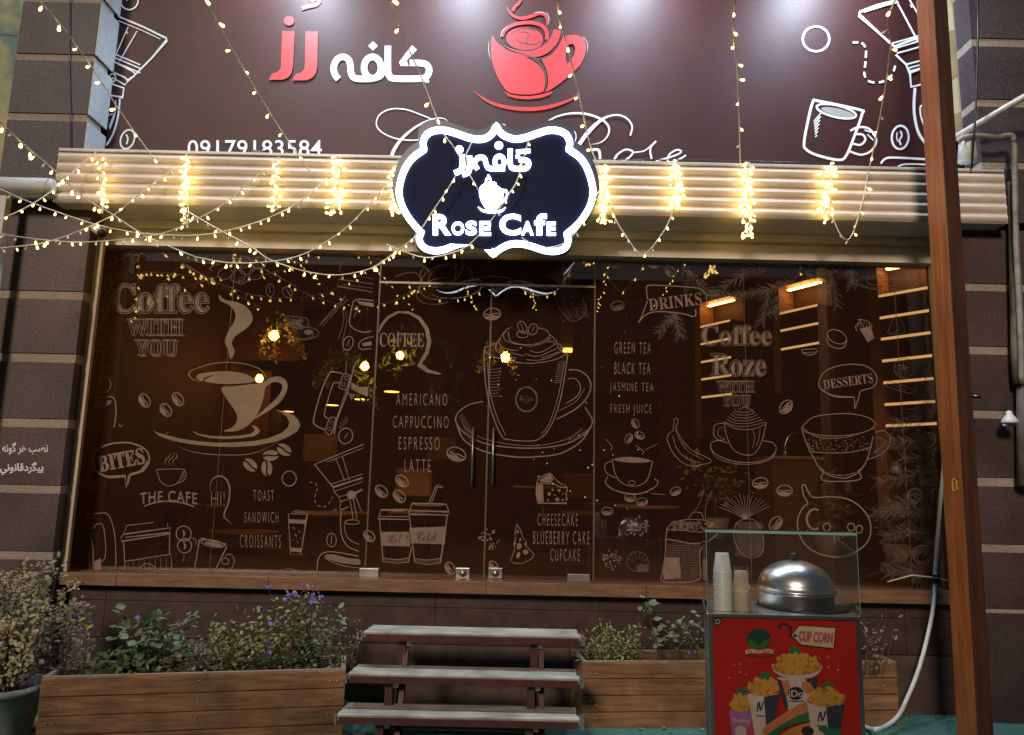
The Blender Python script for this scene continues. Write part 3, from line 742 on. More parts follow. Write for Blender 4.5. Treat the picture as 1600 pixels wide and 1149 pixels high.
a.build('takeaway_cup_drawing', D1, pL, YD)
a = art((0,640,4))
for cx, cy, r in ((1148,776,47),(1154,852,44)): a.E(cx,cy,r,r,8); a.S([(cx-8,cy-24),(cx+4,cy),(cx-4,cy+24)], 16, taper='both')
a.S([(1190,800),(1225,815),(1222,850)], 5); a.S([(1150,900),(1148,950)], 4)
a.build('coffee_bean_drawing', D1, pL, YD)
a = art((0,640,4))
a.S([(1248,815),(1260,806),(1410,840),(1416,862),(1370,950),(1344,1012)], 9, sm=False); a.S([(1246,815),(1228,930),(1218,980),(1232,1004),(1262,1010)], 9); a.E(1330,838,74,20,8,10)
a.F(a.ell(1335,842,58,12,10)); a.S([(1405,915),(1440,905),(1464,940),(1454,985),(1420,1004),(1380,990)], 7); a.E(1408,948,22,20,7)
a.build('mug_drawing', D1, pL, YD)
a = art((380,560,7.18))       # brewer handle
a.S([(1110,170),(1000,152),(960,180),(890,330),(830,520),(790,690),(800,740),(860,780),(920,804)], 17); a.S([(1085,280),(1030,272),(1000,310),(950,470),(912,620),(925,660),(960,680)], 14)
a.S([(1130,180),(1190,190),(1200,215),(1160,340),(1130,350),(1080,330),(1085,290)], 14, True); a.E(1158,222,20,22,7); a.E(1126,294,20,22,7)
a.S([(975,670),(1030,670),(1035,700),(990,840),(960,855),(925,830),(930,780)], 14, True); a.E(995,718,18,24,6); a.E(966,790,18,22,6)
a.S([(1310,10),(1250,80),(1220,190),(1170,380),(1090,590),(1040,740),(1020,860)], 18); a.S([(1160,350),(1060,640),(1000,840)], 10)
a.S([(1230,130),(1310,170),(1405,205)], 11)
a.F([(1215,270),(1300,320),(1400,330),(1395,430),(1290,390),(1210,340)])
for k in range(6): a.S([(1180+k*12,385+k*4),(1215+k*7,470-k*9)], 8)
for k in range(6): a.S([(1060+k*18,770-k*22),(1110+k*14,790-k*18)], 6)
a.S([(1160,40),(1150,170)], 9); a.E(1150,872,78,88,15,20); a.F([(1180,830),(1140,880),(1130,910),(1165,870)])
a.build('brewer_drawing', D1, pL, YD)
a = art((360,660,4))          # funnel pot
a.S([(832,138),(680,200),(526,264),(640,404),(826,346)], 8, sm=False); a.S([(832,160),(600,250)], 5)
a.S([(660,228),(715,368)], 6); a.S([(700,212),(745,366)], 6)
for p in ([(632,386),(830,322)], [(646,408),(828,350)], [(650,432),(826,372)]): a.S(p, 6)
a.S([(642,408),(646,432),(676,466),(690,495),(740,480),(826,420)], 7, sm=False); a.S([(674,468),(730,452)], 6)
a.F(a.ell(757,455,28,28)); a.S([(780,440),(826,420)], 14)
a.S([(690,496),(682,540),(692,548),(742,528)], 7, sm=False)
for p in ([(748,486),(768,606)], [(768,480),(792,604)], [(785,470),(820,560)]): a.S(p, 7)
a.S([(692,550),(688,640),(700,724),(740,780),(802,806)], 9); a.S([(712,630),(720,694),(750,738),(804,764)], 7); a.A(762,624,46,14,7,0,360)
a.dash([(494,374),(532,384),(542,420),(526,474),(540,516),(580,530),(616,506),(640,460)], 7, 18, 14)
a.E(632,736,30,42,7); a.S([(634,708),(630,764)], 8); a.E(655,548,8,6,4)
a.S([(542,950),(548,860),(584,816),(660,812),(802,838)], 9); a.F([(586,836),(640,826),(740,850),(804,856),(804,890),(700,880),(640,866)], True); a.S([(590,846),(650,880),(740,904),(804,908)], 7)
a.A(262,946,36,18,6,180,360); a.A(370,950,46,36,6,180,360)
a.build('funnel_pot_drawing', D1, pL, YD)
a = art((380,380,6.38))       # cakes and fries near the top
a.A(270,470,40,62,10,0,360); a.S([(270,430),(262,470),(280,500)], 10); a.E(440,490,44,60,10,-30); a.S([(420,450),(450,490),(470,530)], 12)
a.build('coffee_bean_drawing', DF, pL, YD)
a = art((380,380,6.38)); rnd = random.Random(4)
for k in range(16): a.S([(400+rnd.random()*200,740+rnd.random()*130),(450+rnd.random()*160,750+rnd.random()*100),(430+rnd.random()*200,770+rnd.random()*100)], 7)
a.S([(400,770),(440,730),(560,740),(640,760),(650,840)], 9); a.A(580,900,175,66,9,-100,170); a.A(560,905,140,48,7,-60,170); a.A(570,925,130,40,7,0,170); a.F(a.ell(650,890,45,26))
a.build('cake_drawing', DF, pL, YD)
a = art((380,380,6.38))
a.S([(760,820),(880,680),(1010,540)], 12); a.S([(790,830),(900,710),(1040,560)], 10); a.S([(780,800),(960,620),(1020,520)], 8); a.S([(1000,680),(1000,780),(950,960)], 9); a.S([(1025,690),(1030,800),(985,990)], 9); a.S([(990,690),(1010,660),(1030,690)], 8)
a.build('fries_drawing', DF, pL, YD)
a = art((380,380,6.38))
a.S([(1300,575),(1160,560),(1110,576),(1090,610),(1060,760),(1066,820),(1130,870),(1210,890),(1280,876)], 14); a.F([(1130,575),(1300,600),(1300,640),(1160,610)]); a.S([(1150,650),(1120,700),(1110,740)], 7)
a.E(1046,998,48,70,12,18); a.S([(1060,960),(1030,1030)], 8); a.S([(1300,930),(1200,960),(1150,1010),(1180,1060),(1280,1050)], 12); a.F([(1180,1000),(1280,980),(1280,1020),(1200,1030)])
a.build('cup_drawing', D1, pL, YD)
a = art((380,380,6.38))
a.S([(1310,160),(1000,98),(960,280)], 10, sm=False); a.S([(1310,190),(1100,140)], 5); a.S([(1300,410),(950,360),(940,430),(1290,490)], 12, sm=False); a.S([(1290,452),(990,412)], 8); a.S([(1300,360),(1000,300)],6)
a.build('sandwich_drawing', DF, pL, YD)
a = art()                     # grapes
for x,y,rx,ry in ((172,406,13,9),(190,396,12,9),(205,404,12,9),(214,390,13,9),(232,388,12,8)): a.E(x,y,rx,ry,1.8,-12)
a.S([(190,402),(198,408),(199,413)],1.8)
for x,y in ((352,428),(372,432),(386,420),(400,428),(405,412),(380,410)): a.E(x,y,11.5,9,1.8,-20)
a.S([(375,436),(374,444),(390,438)],1.8); a.S([(332,424),(328,418),(346,412)],1.8)
for k in range(5): a.S([(290+k*9,398+k*3),(312+k*9,386+k),(350+k*9,383)], 1.5)
a.S([(290,386),(294,402),(316,411),(340,410),(356,400)], 1.8)
a.build('grape_drawing', DF, pL, YD)
# --- left door
a = art((320,380,3.83))
a.F([(1040,545),(1048,490),(1090,440),(1150,408),(1220,408),(1290,440),(1340,510),(1356,590),(1340,660),(1300,720),(1340,756),(1420,782),(1400,788),(1330,776),(1270,735),(1290,700),(1318,650),(1330,590),(1318,520),(1280,460),(1220,424),(1160,420),(1100,452),(1064,500)], False)
a.T(bold('COFFEE'), 1046, 538, 1312, 622, off=.0, rot=.5); a.build('coffee_bubble_drawing', D1, pA, YD)
menu(pA, [('AMERICANO',619,615,699,634),('CAPPUCCINO',614,650,701,669),('ESPRESSO',623,683,687,703),('LATTE',632,718,673,738)])
beans(pA, [(713,710,15,20,2.4),(596,768,11,45,2.2),(628,752,11,40,2.2),(624,776,11,45,2.2),(703,888,10,60,2.2)]); beans(pL, [(577,838,10,45,2.2)])
a = art((360,660,4))
a.S([(1122,552),(1136,508),(1348,512),(1364,552)], 8, sm=False); a.S([(1122,552),(1112,562),(1118,576),(1362,580),(1368,560),(1120,552)], 7, sm=False); a.E(1245,514,90,8,5)
a.S([(1118,580),(1152,876),(1230,890),(1312,880),(1356,580)], 8, sm=False); a.F([(1118,660),(1352,652),(1338,764),(1128,756)]); a.S([(1146,850),(1230,862),(1312,850)], 6)
for k in range(17): a.S([(1156+k*9.4,856),(1158+k*9,880)], 3)
a.S([(1240,510),(1282,404),(1326,410)], 8, sm=False); a.S([(1254,510),(1292,412)], 6); a.S([(1282,404),(1300,394),(1328,404)], 6)
a.S([(930,590),(942,548),(1112,546)], 8, sm=False); a.S([(924,590),(922,604),(1114,608)], 7, sm=False); a.S([(926,588),(1114,590)], 6); a.FE(1040,552,40,6)
a.S([(932,606),(954,870),(1040,882),(1112,874),(1132,780)], 8, sm=False); a.F([(936,686),(1116,684),(1124,776),(944,772)]); a.S([(948,846),(1040,860),(1118,846)], 6)
for k in range(14): a.S([(960+k*11,852),(962+k*10.6,874)], 3)
a.build('takeaway_cup_drawing', D1, pA, YD)
a = art((360,660,4)); a.T(script('Hot'), 976, 696, 1070, 756, off=-.005); a.T('!', 1098, 706, 1108, 740); a.T(script('Cold'), 1164, 684, 1290, 742, off=-.005)
a.build('cup_lettering', DK, pA, YD-.0015)
# --- transom
a = art()
for x,y,rx,ry,q in ((690,424,36,22,-25),(695,440,42,26,-20),(692,430,24,13,-25),(688,455,38,20,-12),(724,436,14,20,20),(772,440,30,8,0)): a.E(x,y,rx,ry,1.7,q)
for k in range(14):
    x = 850+k*6; a.S([(882+(k-7)*1.2,446),(880+(k-7)*3,430),(x,408+abs(k-7)*3.2)], 1.3)
a.S([(600,410),(640,400),(668,404)],1.6); a.S([(618,432),(646,426),(660,440),(640,446)],1.5)
a.build('doughnut_drawing', DF, pT, YD)
# --- right door
a = art((680,400,3.38))
a.S([(262,480),(258,560),(270,700),(300,830),(350,950),(400,972),(500,978),(560,960),(620,880),(670,720),(700,520)], 7); a.S([(276,560),(290,720),(330,860),(372,946)], 5); a.S([(684,560),(650,740),(600,890),(560,940)], 5)
a.S([(262,484),(320,462),(345,430),(370,396),(400,378)], 5); a.S([(260,500),(300,530),(400,556),(500,568),(620,552),(690,520),(698,500),(660,480)], 6)
for p in ([(372,398),(360,420),(372,446),(412,462),(458,470),(500,478),(540,470),(590,452),(612,430)], [(345,432),(338,456),(356,482),(400,498),(440,500)], [(500,500),(540,512),(580,500),(612,480),(640,462),(638,446)], [(470,516),(520,530),(566,524),(600,508),(634,494),(654,476)],
          [(330,462),(318,480),(330,508),(380,530),(430,540)], [(480,548),(540,552),(600,538),(640,518),(672,500),(668,482)], [(400,510),(440,522),(470,530)], [(560,540),(610,524),(650,508)], [(356,484),(340,500),(350,518)], [(596,456),(624,450),(630,470)], [(640,470),(662,466),(664,490)]): a.S(p, 4.5)
a.S([(385,400),(400,450),(480,470),(560,456),(604,420),(580,390),(540,380)], 5); a.S([(600,410),(640,450),(660,500),(690,500)],5)
a.E(460,378,22,34,5,-25); a.E(516,388,24,30,5,20); a.E(460,416,30,17,5,5); a.S([(452,356),(466,400)],4); a.S([(524,370),(510,405)],4)
a.S([(704,602),(760,606),(806,640),(822,690),(800,750),(740,810),(640,864)], 8); a.S([(700,650),(740,650),(768,690),(750,740),(690,780)], 6); a.S([(650,820),(740,770),(790,700)],4)
a.S([(252,770),(180,786),(120,830),(110,880),(160,940),(260,990),(400,1012),(560,1014),(700,990),(800,930),(830,870),(790,800)], 8)
a.S([(112,880),(150,970),(250,1030),(400,1060),(520,1062),(660,1044),(770,980),(828,890)], 9); a.S([(150,900),(240,960),(400,996),(560,1000),(700,966),(780,910)], 4)
for k in range(16): a.S([(124+k*4,850+k*9),(150+k*5,838+k*9)], 2.5)
for k in range(9): a.S([(700+k*12,975-k*7),(716+k*12,990-k*9)], 2.5)
for k in range(10): a.S([(286+k,600+k*16),(350-k*2,596+k*16)], 2.6)
for k in range(12): a.S([(650-k*2,560+k*10),(684-k*2,556+k*10)], 2.6)
a.build('cream_mug_drawing', D1, pB, YD)
a = art((680,400,3.38)); a.S(a.ell(482,758,56,64), 12, True); a.T(script('Coffee'), 446, 738, 520, 782, off=-.005)
a.build('mug_seal_drawing', DF, pB, YD)
a = art(); a.bean(769,491,13,-5,2.2); a.build('coffee_bean_drawing', D1, pB, YD)
a = art((680,400,3.38))
a.S([(640,200),(690,180),(740,186),(780,230),(796,290),(770,330),(720,346),(680,310),(648,260)], 5, True)
for j in range(6):
    for k in range(6): a.E(660+k*20+j*9-((k%2)*3), 212+j*22-k*2+((k%2)*6), 9, 8, 3)
a.build('pineapple_drawing', DF, pB, YD)
a = art((680,700,5.22))
a.S([(832,270),(840,250),(910,214),(936,208),(960,228),(975,250),(1020,290),(1074,320),(1078,345),(1066,372),(1074,400),(1066,420),(1072,452),(836,452),(822,380),(832,270)], 10, sm=False)
a.S([(838,290),(900,292),(980,300),(1024,322),(1070,322)], 10); a.F([(836,300),(880,300),(884,440),(838,448),(826,380)])
a.F([(850,262),(935,212),(965,250),(950,285),(860,280)])
for x,y,r in ((930,376,14),(958,342,9),(1010,348,12),(975,386,7),(996,420,16),(920,428,8),(1040,426,9),(1040,378,6)): a.FE(x,y,r,r)
a.build('cheese_drawing', D1, pB, YD)
menu(pB, [('CHEESECAKE',840,803,903,822),('BLUEBERRY CAKE',833,830,921,851),('CUPCAKE',860,858,906,877)])
a = art((680,700,5.22))
a.S([(666,622),(650,700),(660,730),(640,790),(650,830),(614,920),(640,940),(710,944),(790,905),(806,870),(780,840),(740,800),(744,770),(710,720),(700,680),(666,622)], 8, sm=False)
for x,y,rx,ry in ((674,684,9,14),(694,750,8,16),(684,802,20,26),(738,850,22,20),(678,876,14,26),(735,782,8,10),(652,780,6,10)): a.FE(x,y,rx,ry,20)
a.build('pizza_slice_drawing', D1, pB, YD)
def flake(par, x, y, r, seed):
    a = art(); rd = random.Random(seed)
    for k in range(44):
        an = rd.random()*6.28; q = r*rd.random()**.6; b = an+rd.uniform(-1.2,1.2); l = r*.22
        a.S([(x+q*math.cos(an), y+q*math.sin(an)), (x+q*math.cos(an)+l*math.cos(b), y+q*math.sin(an)+l*math.sin(b))], 1.9)
    a.build('snowflake_drawing', D1, par, YD)
flake(pB, 765, 843, 15, 1); flake(pR, 997, 822, 15, 2); flake(pR, 955, 875, 14, 3)
a = art(); a.bean(771,884,8,50,2.2); a.build('coffee_bean_drawing', D1, pB, YD)
# --- right window
menu(pR, [('GREEN TEA',960,535,1017,553),('BLACK TEA',960,567,1016,585),('JASMINE TEA',953,598,1021,616),('FRESH JUICE',954,632,1018,650)])
a = art((920,400,3.83))
a.S([(352,260),(345,190),(370,176),(450,178),(580,186),(660,196),(700,230),(704,280),(690,300)], 8); a.S([(350,270),(330,330),(300,400),(320,370),(370,340),(450,334),(560,346),(632,362),(640,320)], 9)
a.T(bold('DRINKS'), 358, 238, 676, 312, rot=-7, off=.0); a.build('drinks_bubble_drawing', D1, pR, YD)
beans(pR, [(150,50,36,20,7),(388,48,36,5,7),(488,95,36,50,7),(172,300,40,-12,7)], DF, (920,400,3.83))
def bough(par, lines, seed, nl, w=.95, dens=1.3, m=None):
    a = art(); rd = random.Random(seed)
    for ln in lines:
        p = smooth_path(ln, False, 10); d = 0
        a.S(ln, w*1.1)
        for q, s in zip(p, p[1:]):
            l = math.hypot(s[0]-q[0], s[1]-q[1]); d += l
            an = math.atan2(s[1]-q[1], s[0]-q[0])
            for k in range(max(1, int(l*dens/3))):
                t = rd.random(); x = q[0]+(s[0]-q[0])*t; y = q[1]+(s[1]-q[1])*t
                for sd_ in (-1, 1):
                    b = an+sd_*rd.uniform(.35,1.0); ll = nl*rd.uniform(.6,1.2)
                    a.S([(x,y),(x+ll*math.cos(b), y+ll*math.sin(b))], w, sm=False)
    a.build('pine_bough_drawing', m or DF, par, YD)
bough(pR, [[(1066,418),(1090,440),(1112,462)], [(1200,416),(1160,430),(1112,462)], [(1240,440),(1200,452),(1150,462),(1105,462)], [(1200,452),(1196,480),(1190,505)], [(1222,455),(1216,475),(1210,490)]], 5, 14)
bough(pR, [[(1060,492),(1045,500),(1030,520)], [(1050,490),(1058,505),(1062,525)]], 6, 14)
bough(pR, [[(1250,415),(1285,418),(1320,415)], [(1290,420),(1300,440),(1308,478)], [(1330,418),(1330,430),(1332,445)], [(1258,425),(1275,440),(1290,450)]], 7, 13)
a = art(); a.T(bold('Coffee'), 1097, 510, 1205, 539, off=-.012); a.build('coffee_lettering', D1, pR, YD); a = art(); a.T(bold('Roze'), 1113, 555, 1196, 587, off=-.012); a.build('roze_lettering', D1, pR, YD)
a = art(); a.T(bold('Coffee'), 1095, 508, 1207, 541, off=.022, outline=.008); a.build('lettering_outline', D1, pR, YD-.001); a = art(); a.T(bold('Roze'), 1110, 552, 1198, 589, off=.022, outline=.008); a.build('lettering_outline', D1, pR, YD-.001)
with_you(pR, 1119, 595, .68, D1)
a = art((920,640,4.1))        # whipped mug
a.S([(866,80),(880,160),(920,250),(990,290),(1060,282),(1110,200),(1138,80)], 7); a.S([(866,84),(940,122),(1040,128),(1130,96)], 6)
for k in range(6): a.S([(870+k*14,78-k*16),(930+k*4,104-k*18),(1020,108-k*18),(1130-k*16,82-k*16)], 5)
a.S([(960,0),(1000,-14),(1040,0),(1060,20)], 5); a.S([(862,88),(810,100),(800,160),(830,196),(890,215)], 7); a.S([(858,115),(828,130),(832,170),(876,190)], 5)
a.S([(868,195),(800,205),(780,240),(820,290),(920,330),(1040,340),(1150,316),(1200,260),(1180,215),(1110,200)], 7); a.S([(780,244),(820,310),(930,346),(1050,350),(1160,322),(1200,268)], 5)
a.S([(1050,132),(1062,180),(1050,250)], 4); a.S([(1096,118),(1092,180),(1070,240)], 4)
a.build('cream_mug_drawing', D1, pR, YD)
a = art((920,640,4.1))        # banana
a.S([(546,60),(565,56),(572,80),(560,120),(600,200),(660,260),(740,300),(780,322),(776,342),(740,350),(660,366)], 6); a.S([(546,62),(540,130),(510,160),(504,200),(540,280),(600,340),(660,362),(720,360)], 6); a.S([(536,170),(570,260),(640,320),(720,344)], 5); a.S([(556,130),(580,190),(640,270),(740,322)], 4)
a.build('banana_drawing', D1, pR, YD)
a = art((920,640,4.1))        # steaming cup
a.S([(150,315),(165,400),(200,460),(260,490),(330,484),(380,440),(408,330)], 7); a.F([(160,320),(230,305),(330,310),(400,330),(330,342),(230,338)], True)
a.S([(148,330),(105,350),(110,400),(150,430),(190,440)], 6); a.S([(120,430),(108,470),(150,510),(240,535),(330,538),(420,500),(444,462),(420,446)], 8); a.S([(112,480),(180,524),(280,546),(380,530)], 5)
a.E(276,470,22,14,5); a.S([(300,230),(350,270),(340,290)],5); a.S([(110,190),(150,240),(140,260)],5); a.S([(360,260),(440,220)],4)
beans(pR, [(298,90,32,60,6),(256,186,32,-60,6),(326,166,32,30,6),(556,524,36,-25,6),(264,566,36,5,6),(340,592,36,-5,6),(118,652,36,0,6)], None, (920,640,4.1))
a.S([(400,540),(490,546)],5)
a.build('coffee_cup_drawing', D1, pR, YD)
a = art((920,640,4.1)); a.E(312,975,70,64,6); a.F([(300,1010),(330,990),(390,1000),(380,1040),(310,1040)])
for k in range(6): a.S([(312+66*math.cos(R(200+k*28)),975+60*math.sin(R(200+k*28))),(315+30*math.cos(R(200+k*28)),985+26*math.sin(R(200+k*28)))], 5)
a.build('croissant_drawing', DF, pR, YD)
a = art((920,640,4.1)); rd = random.Random(8)   # sack of beans
a.S([(500,760),(494,830),(488,940),(470,1040),(464,1090),(500,1106),(640,1106),(700,1090),(718,1060),(716,900),(822,800),(820,770)], 8); a.S([(498,830),(580,845),(660,860),(720,856)], 9); a.S([(500,770),(540,725),(640,705),(760,715),(822,770),(720,786),(600,775),(500,770)], 6)
for k in range(60): a.E(530+rd.random()*260, 722+rd.random()*48, 9, 6, 3.4, rd.random()*180)
for k in range(22): a.S([(490,870+k*11),(600,872+k*11),(716,866+k*11)], 2)
for k in range(20): a.S([(492+k*11.5,850),(484+k*11.5,1090)], 1.7)
a.F([(492,945),(580,950),(592,1080),(480,1090),(474,1040)]); a.S([(640,700),(670,662),(720,664),(735,710)], 6); a.S([(640,690),(700,620),(736,520)], 4); a.S([(748,700),(750,620),(790,520)], 4)
a.build('bean_sack_drawing', D1, pR, YD)
a = art((920,640,4.1)); rd = random.Random(9)
a.S([(940,740),(990,705),(1060,710),(1110,790),(1120,880),(1090,940),(1020,950),(960,900),(930,820)], 6, True)
for j in range(11):
    for k in range(9): a.E(950+k*19+(j%2)*9, 730+j*20, 9, 7, 3)
for k in range(15): an = R(-150+k*8.5); a.S([(1000,705),(1000+90*math.cos(an),705+90*math.sin(an)),(1000+190*math.cos(an*1.02),705+(150+20*rd.random())*math.sin(an))], 4)
a.build('pineapple_drawing', D1, pR, YD)
a = art((1200,640,3.59))      # big glass cup
a.S([(190,100),(250,46),(360,26),(480,26),(570,50),(600,84),(560,120),(460,144),(340,148),(240,134),(190,100)], 7); a.S([(198,120),(300,158),(440,156),(600,104)], 5)
a.S([(188,104),(212,180),(250,260),(310,350),(420,386),(510,350),(560,270),(590,150)], 8); a.S([(236,236),(330,244),(460,240),(574,214)], 6); a.S([(222,186),(244,222),(262,238)],5); a.S([(270,176),(280,230)],4)
a.S([(310,352),(304,396),(400,404),(516,392),(510,350)], 8); a.S([(600,130),(650,120),(686,160),(670,220),(610,262),(556,282)], 7); a.S([(604,160),(640,160),(650,200),(590,240)], 5)
rd = random.Random(11)
for k in range(150): x = 225+rd.random()*345; y = 150+rd.random()*92; a.FE(x, y, 2.6, 2.2)
for k in range(90): an = rd.uniform(20,160); a.FE(410+150*math.cos(R(an)), 260+110*math.sin(R(an)), 3, 2.4)
a.build('glass_cup_drawing', D1, pR, YD)
a = art((1220,420,4.79))      # desserts and small sweets
a.S([(555,1050),(548,968),(520,960),(400,950),(310,910),(284,856),(320,780),(400,736),(520,716),(640,730),(710,790),(716,850),(680,890),(600,916),(585,960),(555,1050)], 10); a.S([(300,900),(400,956),(545,962)], 14)
a.T(bold('DESSERTS'), 316, 808, 690, 880, rot=-8, off=.0); a.build('desserts_bubble_drawing', D1, pR, YD)
a = art((1220,420,4.79))
a.E(420,510,76,48,9,25); a.S([(342,520),(360,570),(420,596),(470,590),(494,540)], 10); a.A(214,610,58,36,9,0,180); a.S([(156,606),(270,600)],8); a.S([(170,630),(260,624)],6)
a.S([(0,1075),(20,1040),(60,1000),(86,1020),(70,1066),(20,1085),(0,1075)], 8); a.F([(10,1070),(60,1010),(60,1040),(20,1072)])
a.build('macaron_drawing', D1, pR, YD)
a = art((1220,420,4.79)); a.F([(590,450),(670,430),(700,520),(650,552)]); a.S([(570,470),(560,430),(600,400),(580,380),(640,390),(664,410),(680,440),(590,460)], 8)
for k in range(5): a.S([(574+k*22,440),(586+k*20,396+(k%2)*14)], 7)
a.build('fries_drawing', D1, pR, YD)
a = art((1220,420,4.79)); a.E(770,108,200,54,8,3); a.E(770,100,130,32,6,3); a.S([(690,90),(700,30),(790,10),(860,50),(880,100)], 6); a.E(770,110,170,42,4,3)
a.build('burger_plate_drawing', DF, pR, YD)
a = art((1220,420,4.79)); a.E(924,744,76,74,8); a.FE(924,744,12,12)
for k in range(8): q=R(k*45+10); a.E(924+42*math.cos(q),744+42*math.sin(q),26,12,5,k*45+10)
a.S([(800,480),(840,380),(880,360),(930,470),(840,490),(800,480)],6); a.S([(860,400),(890,440),(850,480)],5)
a.S([(795,860),(830,846),(985,905),(978,935),(800,885),(795,860)],7); a.S([(830,870),(940,910)],4)
a.build('lemon_drawing', DF, pR, YD)
bough(pR, [[(1464,590),(1450,620),(1430,650)], [(1464,640),(1430,660),(1392,664)], [(1464,680),(1425,690),(1385,690),(1376,705)], [(1460,720),(1420,745),(1370,752)], [(1464,760),(1440,780),(1388,790)], [(1464,800),(1420,800),(1366,800)], [(1464,840),(1420,830),(1380,840)], [(1464,880),(1430,890),(1384,898)], [(1464,700),(1440,715),(1410,716)], [(1464,860),(1440,862),(1400,870)], [(1440,560),(1452,600),(1462,640)], [(1376,880),(1400,890),(1440,905)]], 12, 17, .95, 1.5, DF)
a = art((1200,640,3.59))
for x,y,r in ((900,170,40),(826,482,40),(866,815,52)): a.m = 0; a.E(x,y,r,r,6); a.E(x,y,r*.75,r*.75,3); a.S([(x-r*.6,y),(x,y-r*.3),(x+r*.6,y)],4)
a.build('bauble_drawing', D1, pR, YD)
a = art((1200,640,3.59))
for k in range(12): q=R(k*30); a.S([(720,330),(720+34*math.cos(q),330+34*math.sin(q))],4)
a.build('star_drawing', D1, pR, YD)
a = art((1200,640,3.59))      # bubble with the pointed ear
a.S([(190,430),(206,424),(230,470),(260,494),(360,490),(460,508),(540,570),(576,650),(560,740),(480,806),(390,828),(290,810),(210,760),(170,680),(168,610),(196,550),(222,528),(200,480),(190,430)], 10)
a.A(262,616,44,56,16,60,300); a.E(330,660,20,22,9); a.E(466,660,20,22,9); a.E(512,672,18,22,9); a.S([(372,705),(372,745)],9); a.S([(395,705),(395,735)],9); a.S([(418,705),(418,725)],9)
a.build('round_bubble_drawing', D2, pR, YD)
beans(pR, [(1188,755,12,-5,2.2),(1226,767,12,0,2.2),(1228,636,12,-50,2.2),(1212,818,12,-50,2.2)])

# ================================================================== the room behind the glass
rm = thing('cafe_room', 'dim brown cafe interior seen through the glass', 'room')
zc = 5.3; xi0, xi1 = XL-.6, 4.9; yb = 8.2; zf = ZL-.1
MB().box((xi0, .02, zf-.05), (xi1, yb, zf)).build('room_floor', M['int_dark'], rm)
MB().box((xi0, .08, zc), (xi1, yb, zc+.05)).build('room_ceiling', M['int_dark'], rm)
MB().box((xi0, yb, zf), (xi1, yb+.05, zc)).build('back_wall', M['int_wall'], rm)
MB().box((xi0-.05, .08, zf), (xi0, yb, zc)).build('side_wall', M['int_dark'], rm)
MB().box((xi1, .08, zf), (xi1+.05, yb, zc)).build('side_wall', M['int_dark'], rm)
m = MB(); m.box((xat(300,520,4), 4.0, zat(300,560,4)), (xat(470,520,4), 4.06, zat(300,470,4))); m.box((xat(330,640,4.1), 4.1, zf), (xat(420,640,4.1), 4.16, zat(300,575,4))); m.build('plank_partition', M['int_wall'], rm)
# lit shelves standing at a slant along the right side
def shelves(label, pa, pb, ys, Ya, ratio):
    t = thing('wall_shelf', label, 'shelf', 'lit wooden shelves inside the cafe')
    Yb = CAM.y+(Ya-CAM.y)*ratio; A_, B_ = at(pa, ys[0], Ya), at(pb, ys[0], Yb)
    u = Vector((B_.x-A_.x, B_.y-A_.y, 0)); L = u.length; u.normalize(); v = Vector((-u.y, u.x, 0))
    def bx(m, u0, u1, v0, v1, z0, z1):
        P = [Vector((A_.x,A_.y,0))+u*a_+v*b_ for a_, b_ in ((u0,v0),(u1,v0),(u1,v1),(u0,v1))]
        return m.hexa([p+Vector((0,0,z0)) for p in P], [p+Vector((0,0,z1)) for p in P])
    zs = [at(pa, y, Ya).z for y in ys]; zt3 = zs[0]+.30
    bx(MB(), -.10, -.001, 0, .24, zs[-1]-.5, zt3).build('side_post', M['int_wood'], t)
    bx(MB(), 0, L, .24, .26, zs[-1]-.5, zt3).build('back_panel', M['int_dark'], t)
    for i, z in enumerate(zs):
        bo = bx(MB(), .001, L, .004, .238, z-.018, z+.014); bo.build('shelf_board', M['int_wood'], t)
        if i < 7: bx(MB(), .004, L-.004, -.001, .0035, z-.014, z+.010).build('added_edge_strip', M['edge_glow'], t)  # glowing strip added to make each board's front edge look lit
    bx(MB(), .05, L-.03, .08, .13, zt3-.035, zt3-.02).build('light_strip', M['strip_glow'], t)
    bx(MB(), -.1, L, 0, .26, zt3+.001, zt3+.03).build('top_board', M['int_wood'], t)
shelves('lit shelf furthest inside the cafe beside the pink Coffee lettering', 1094, 1141, [511,538,566,593,621], 3.6, .955)
shelves('lit shelf between the pine branch drawing and the round macarons', 1218, 1278, [490,517,546], 2.6, .947)
shelves('lit shelf nearest the post with many thin boards', 1372, 1475, [463,497,530,564,598,632,665,700,736], 1.3, .935)
# brick pier and framed pictures deep in the room
m = MB(); q0, q1 = at(1030, 700, 5.0), at(1092, 520, 5.0)
for j in range(22):
    for i in range(5):
        bx0 = q0.x+(q1.x-q0.x)*(i+(j%2)*.5)/5.5; bz = zf+.13*j
        m.box((bx0+.006, 5.0+.004*((i*j)%3), bz+.006), (bx0+(q1.x-q0.x)/5.5-.006, 5.12, bz+.124))
m.build('brick_pier', M['brick'], rm)
for px, py, w_, h_, Y in ((500,700,.5,.4,5.6),(300,760,.4,.5,5.8),(690,700,.45,.35,6.4),(960,690,.5,.6,6.6)):
    c = at(px, py, Y); f = MB().box((c.x-w_/2, Y, c.z-h_/2), (c.x+w_/2, Y+.03, c.z+h_/2)).build('picture_frame', M['int_wood'], rm)
    MB().box((c.x-w_/2+.04, Y-.004, c.z-h_/2+.04), (c.x+w_/2-.04, Y-.001, c.z+h_/2-.04)).build('picture', M['band'], f)
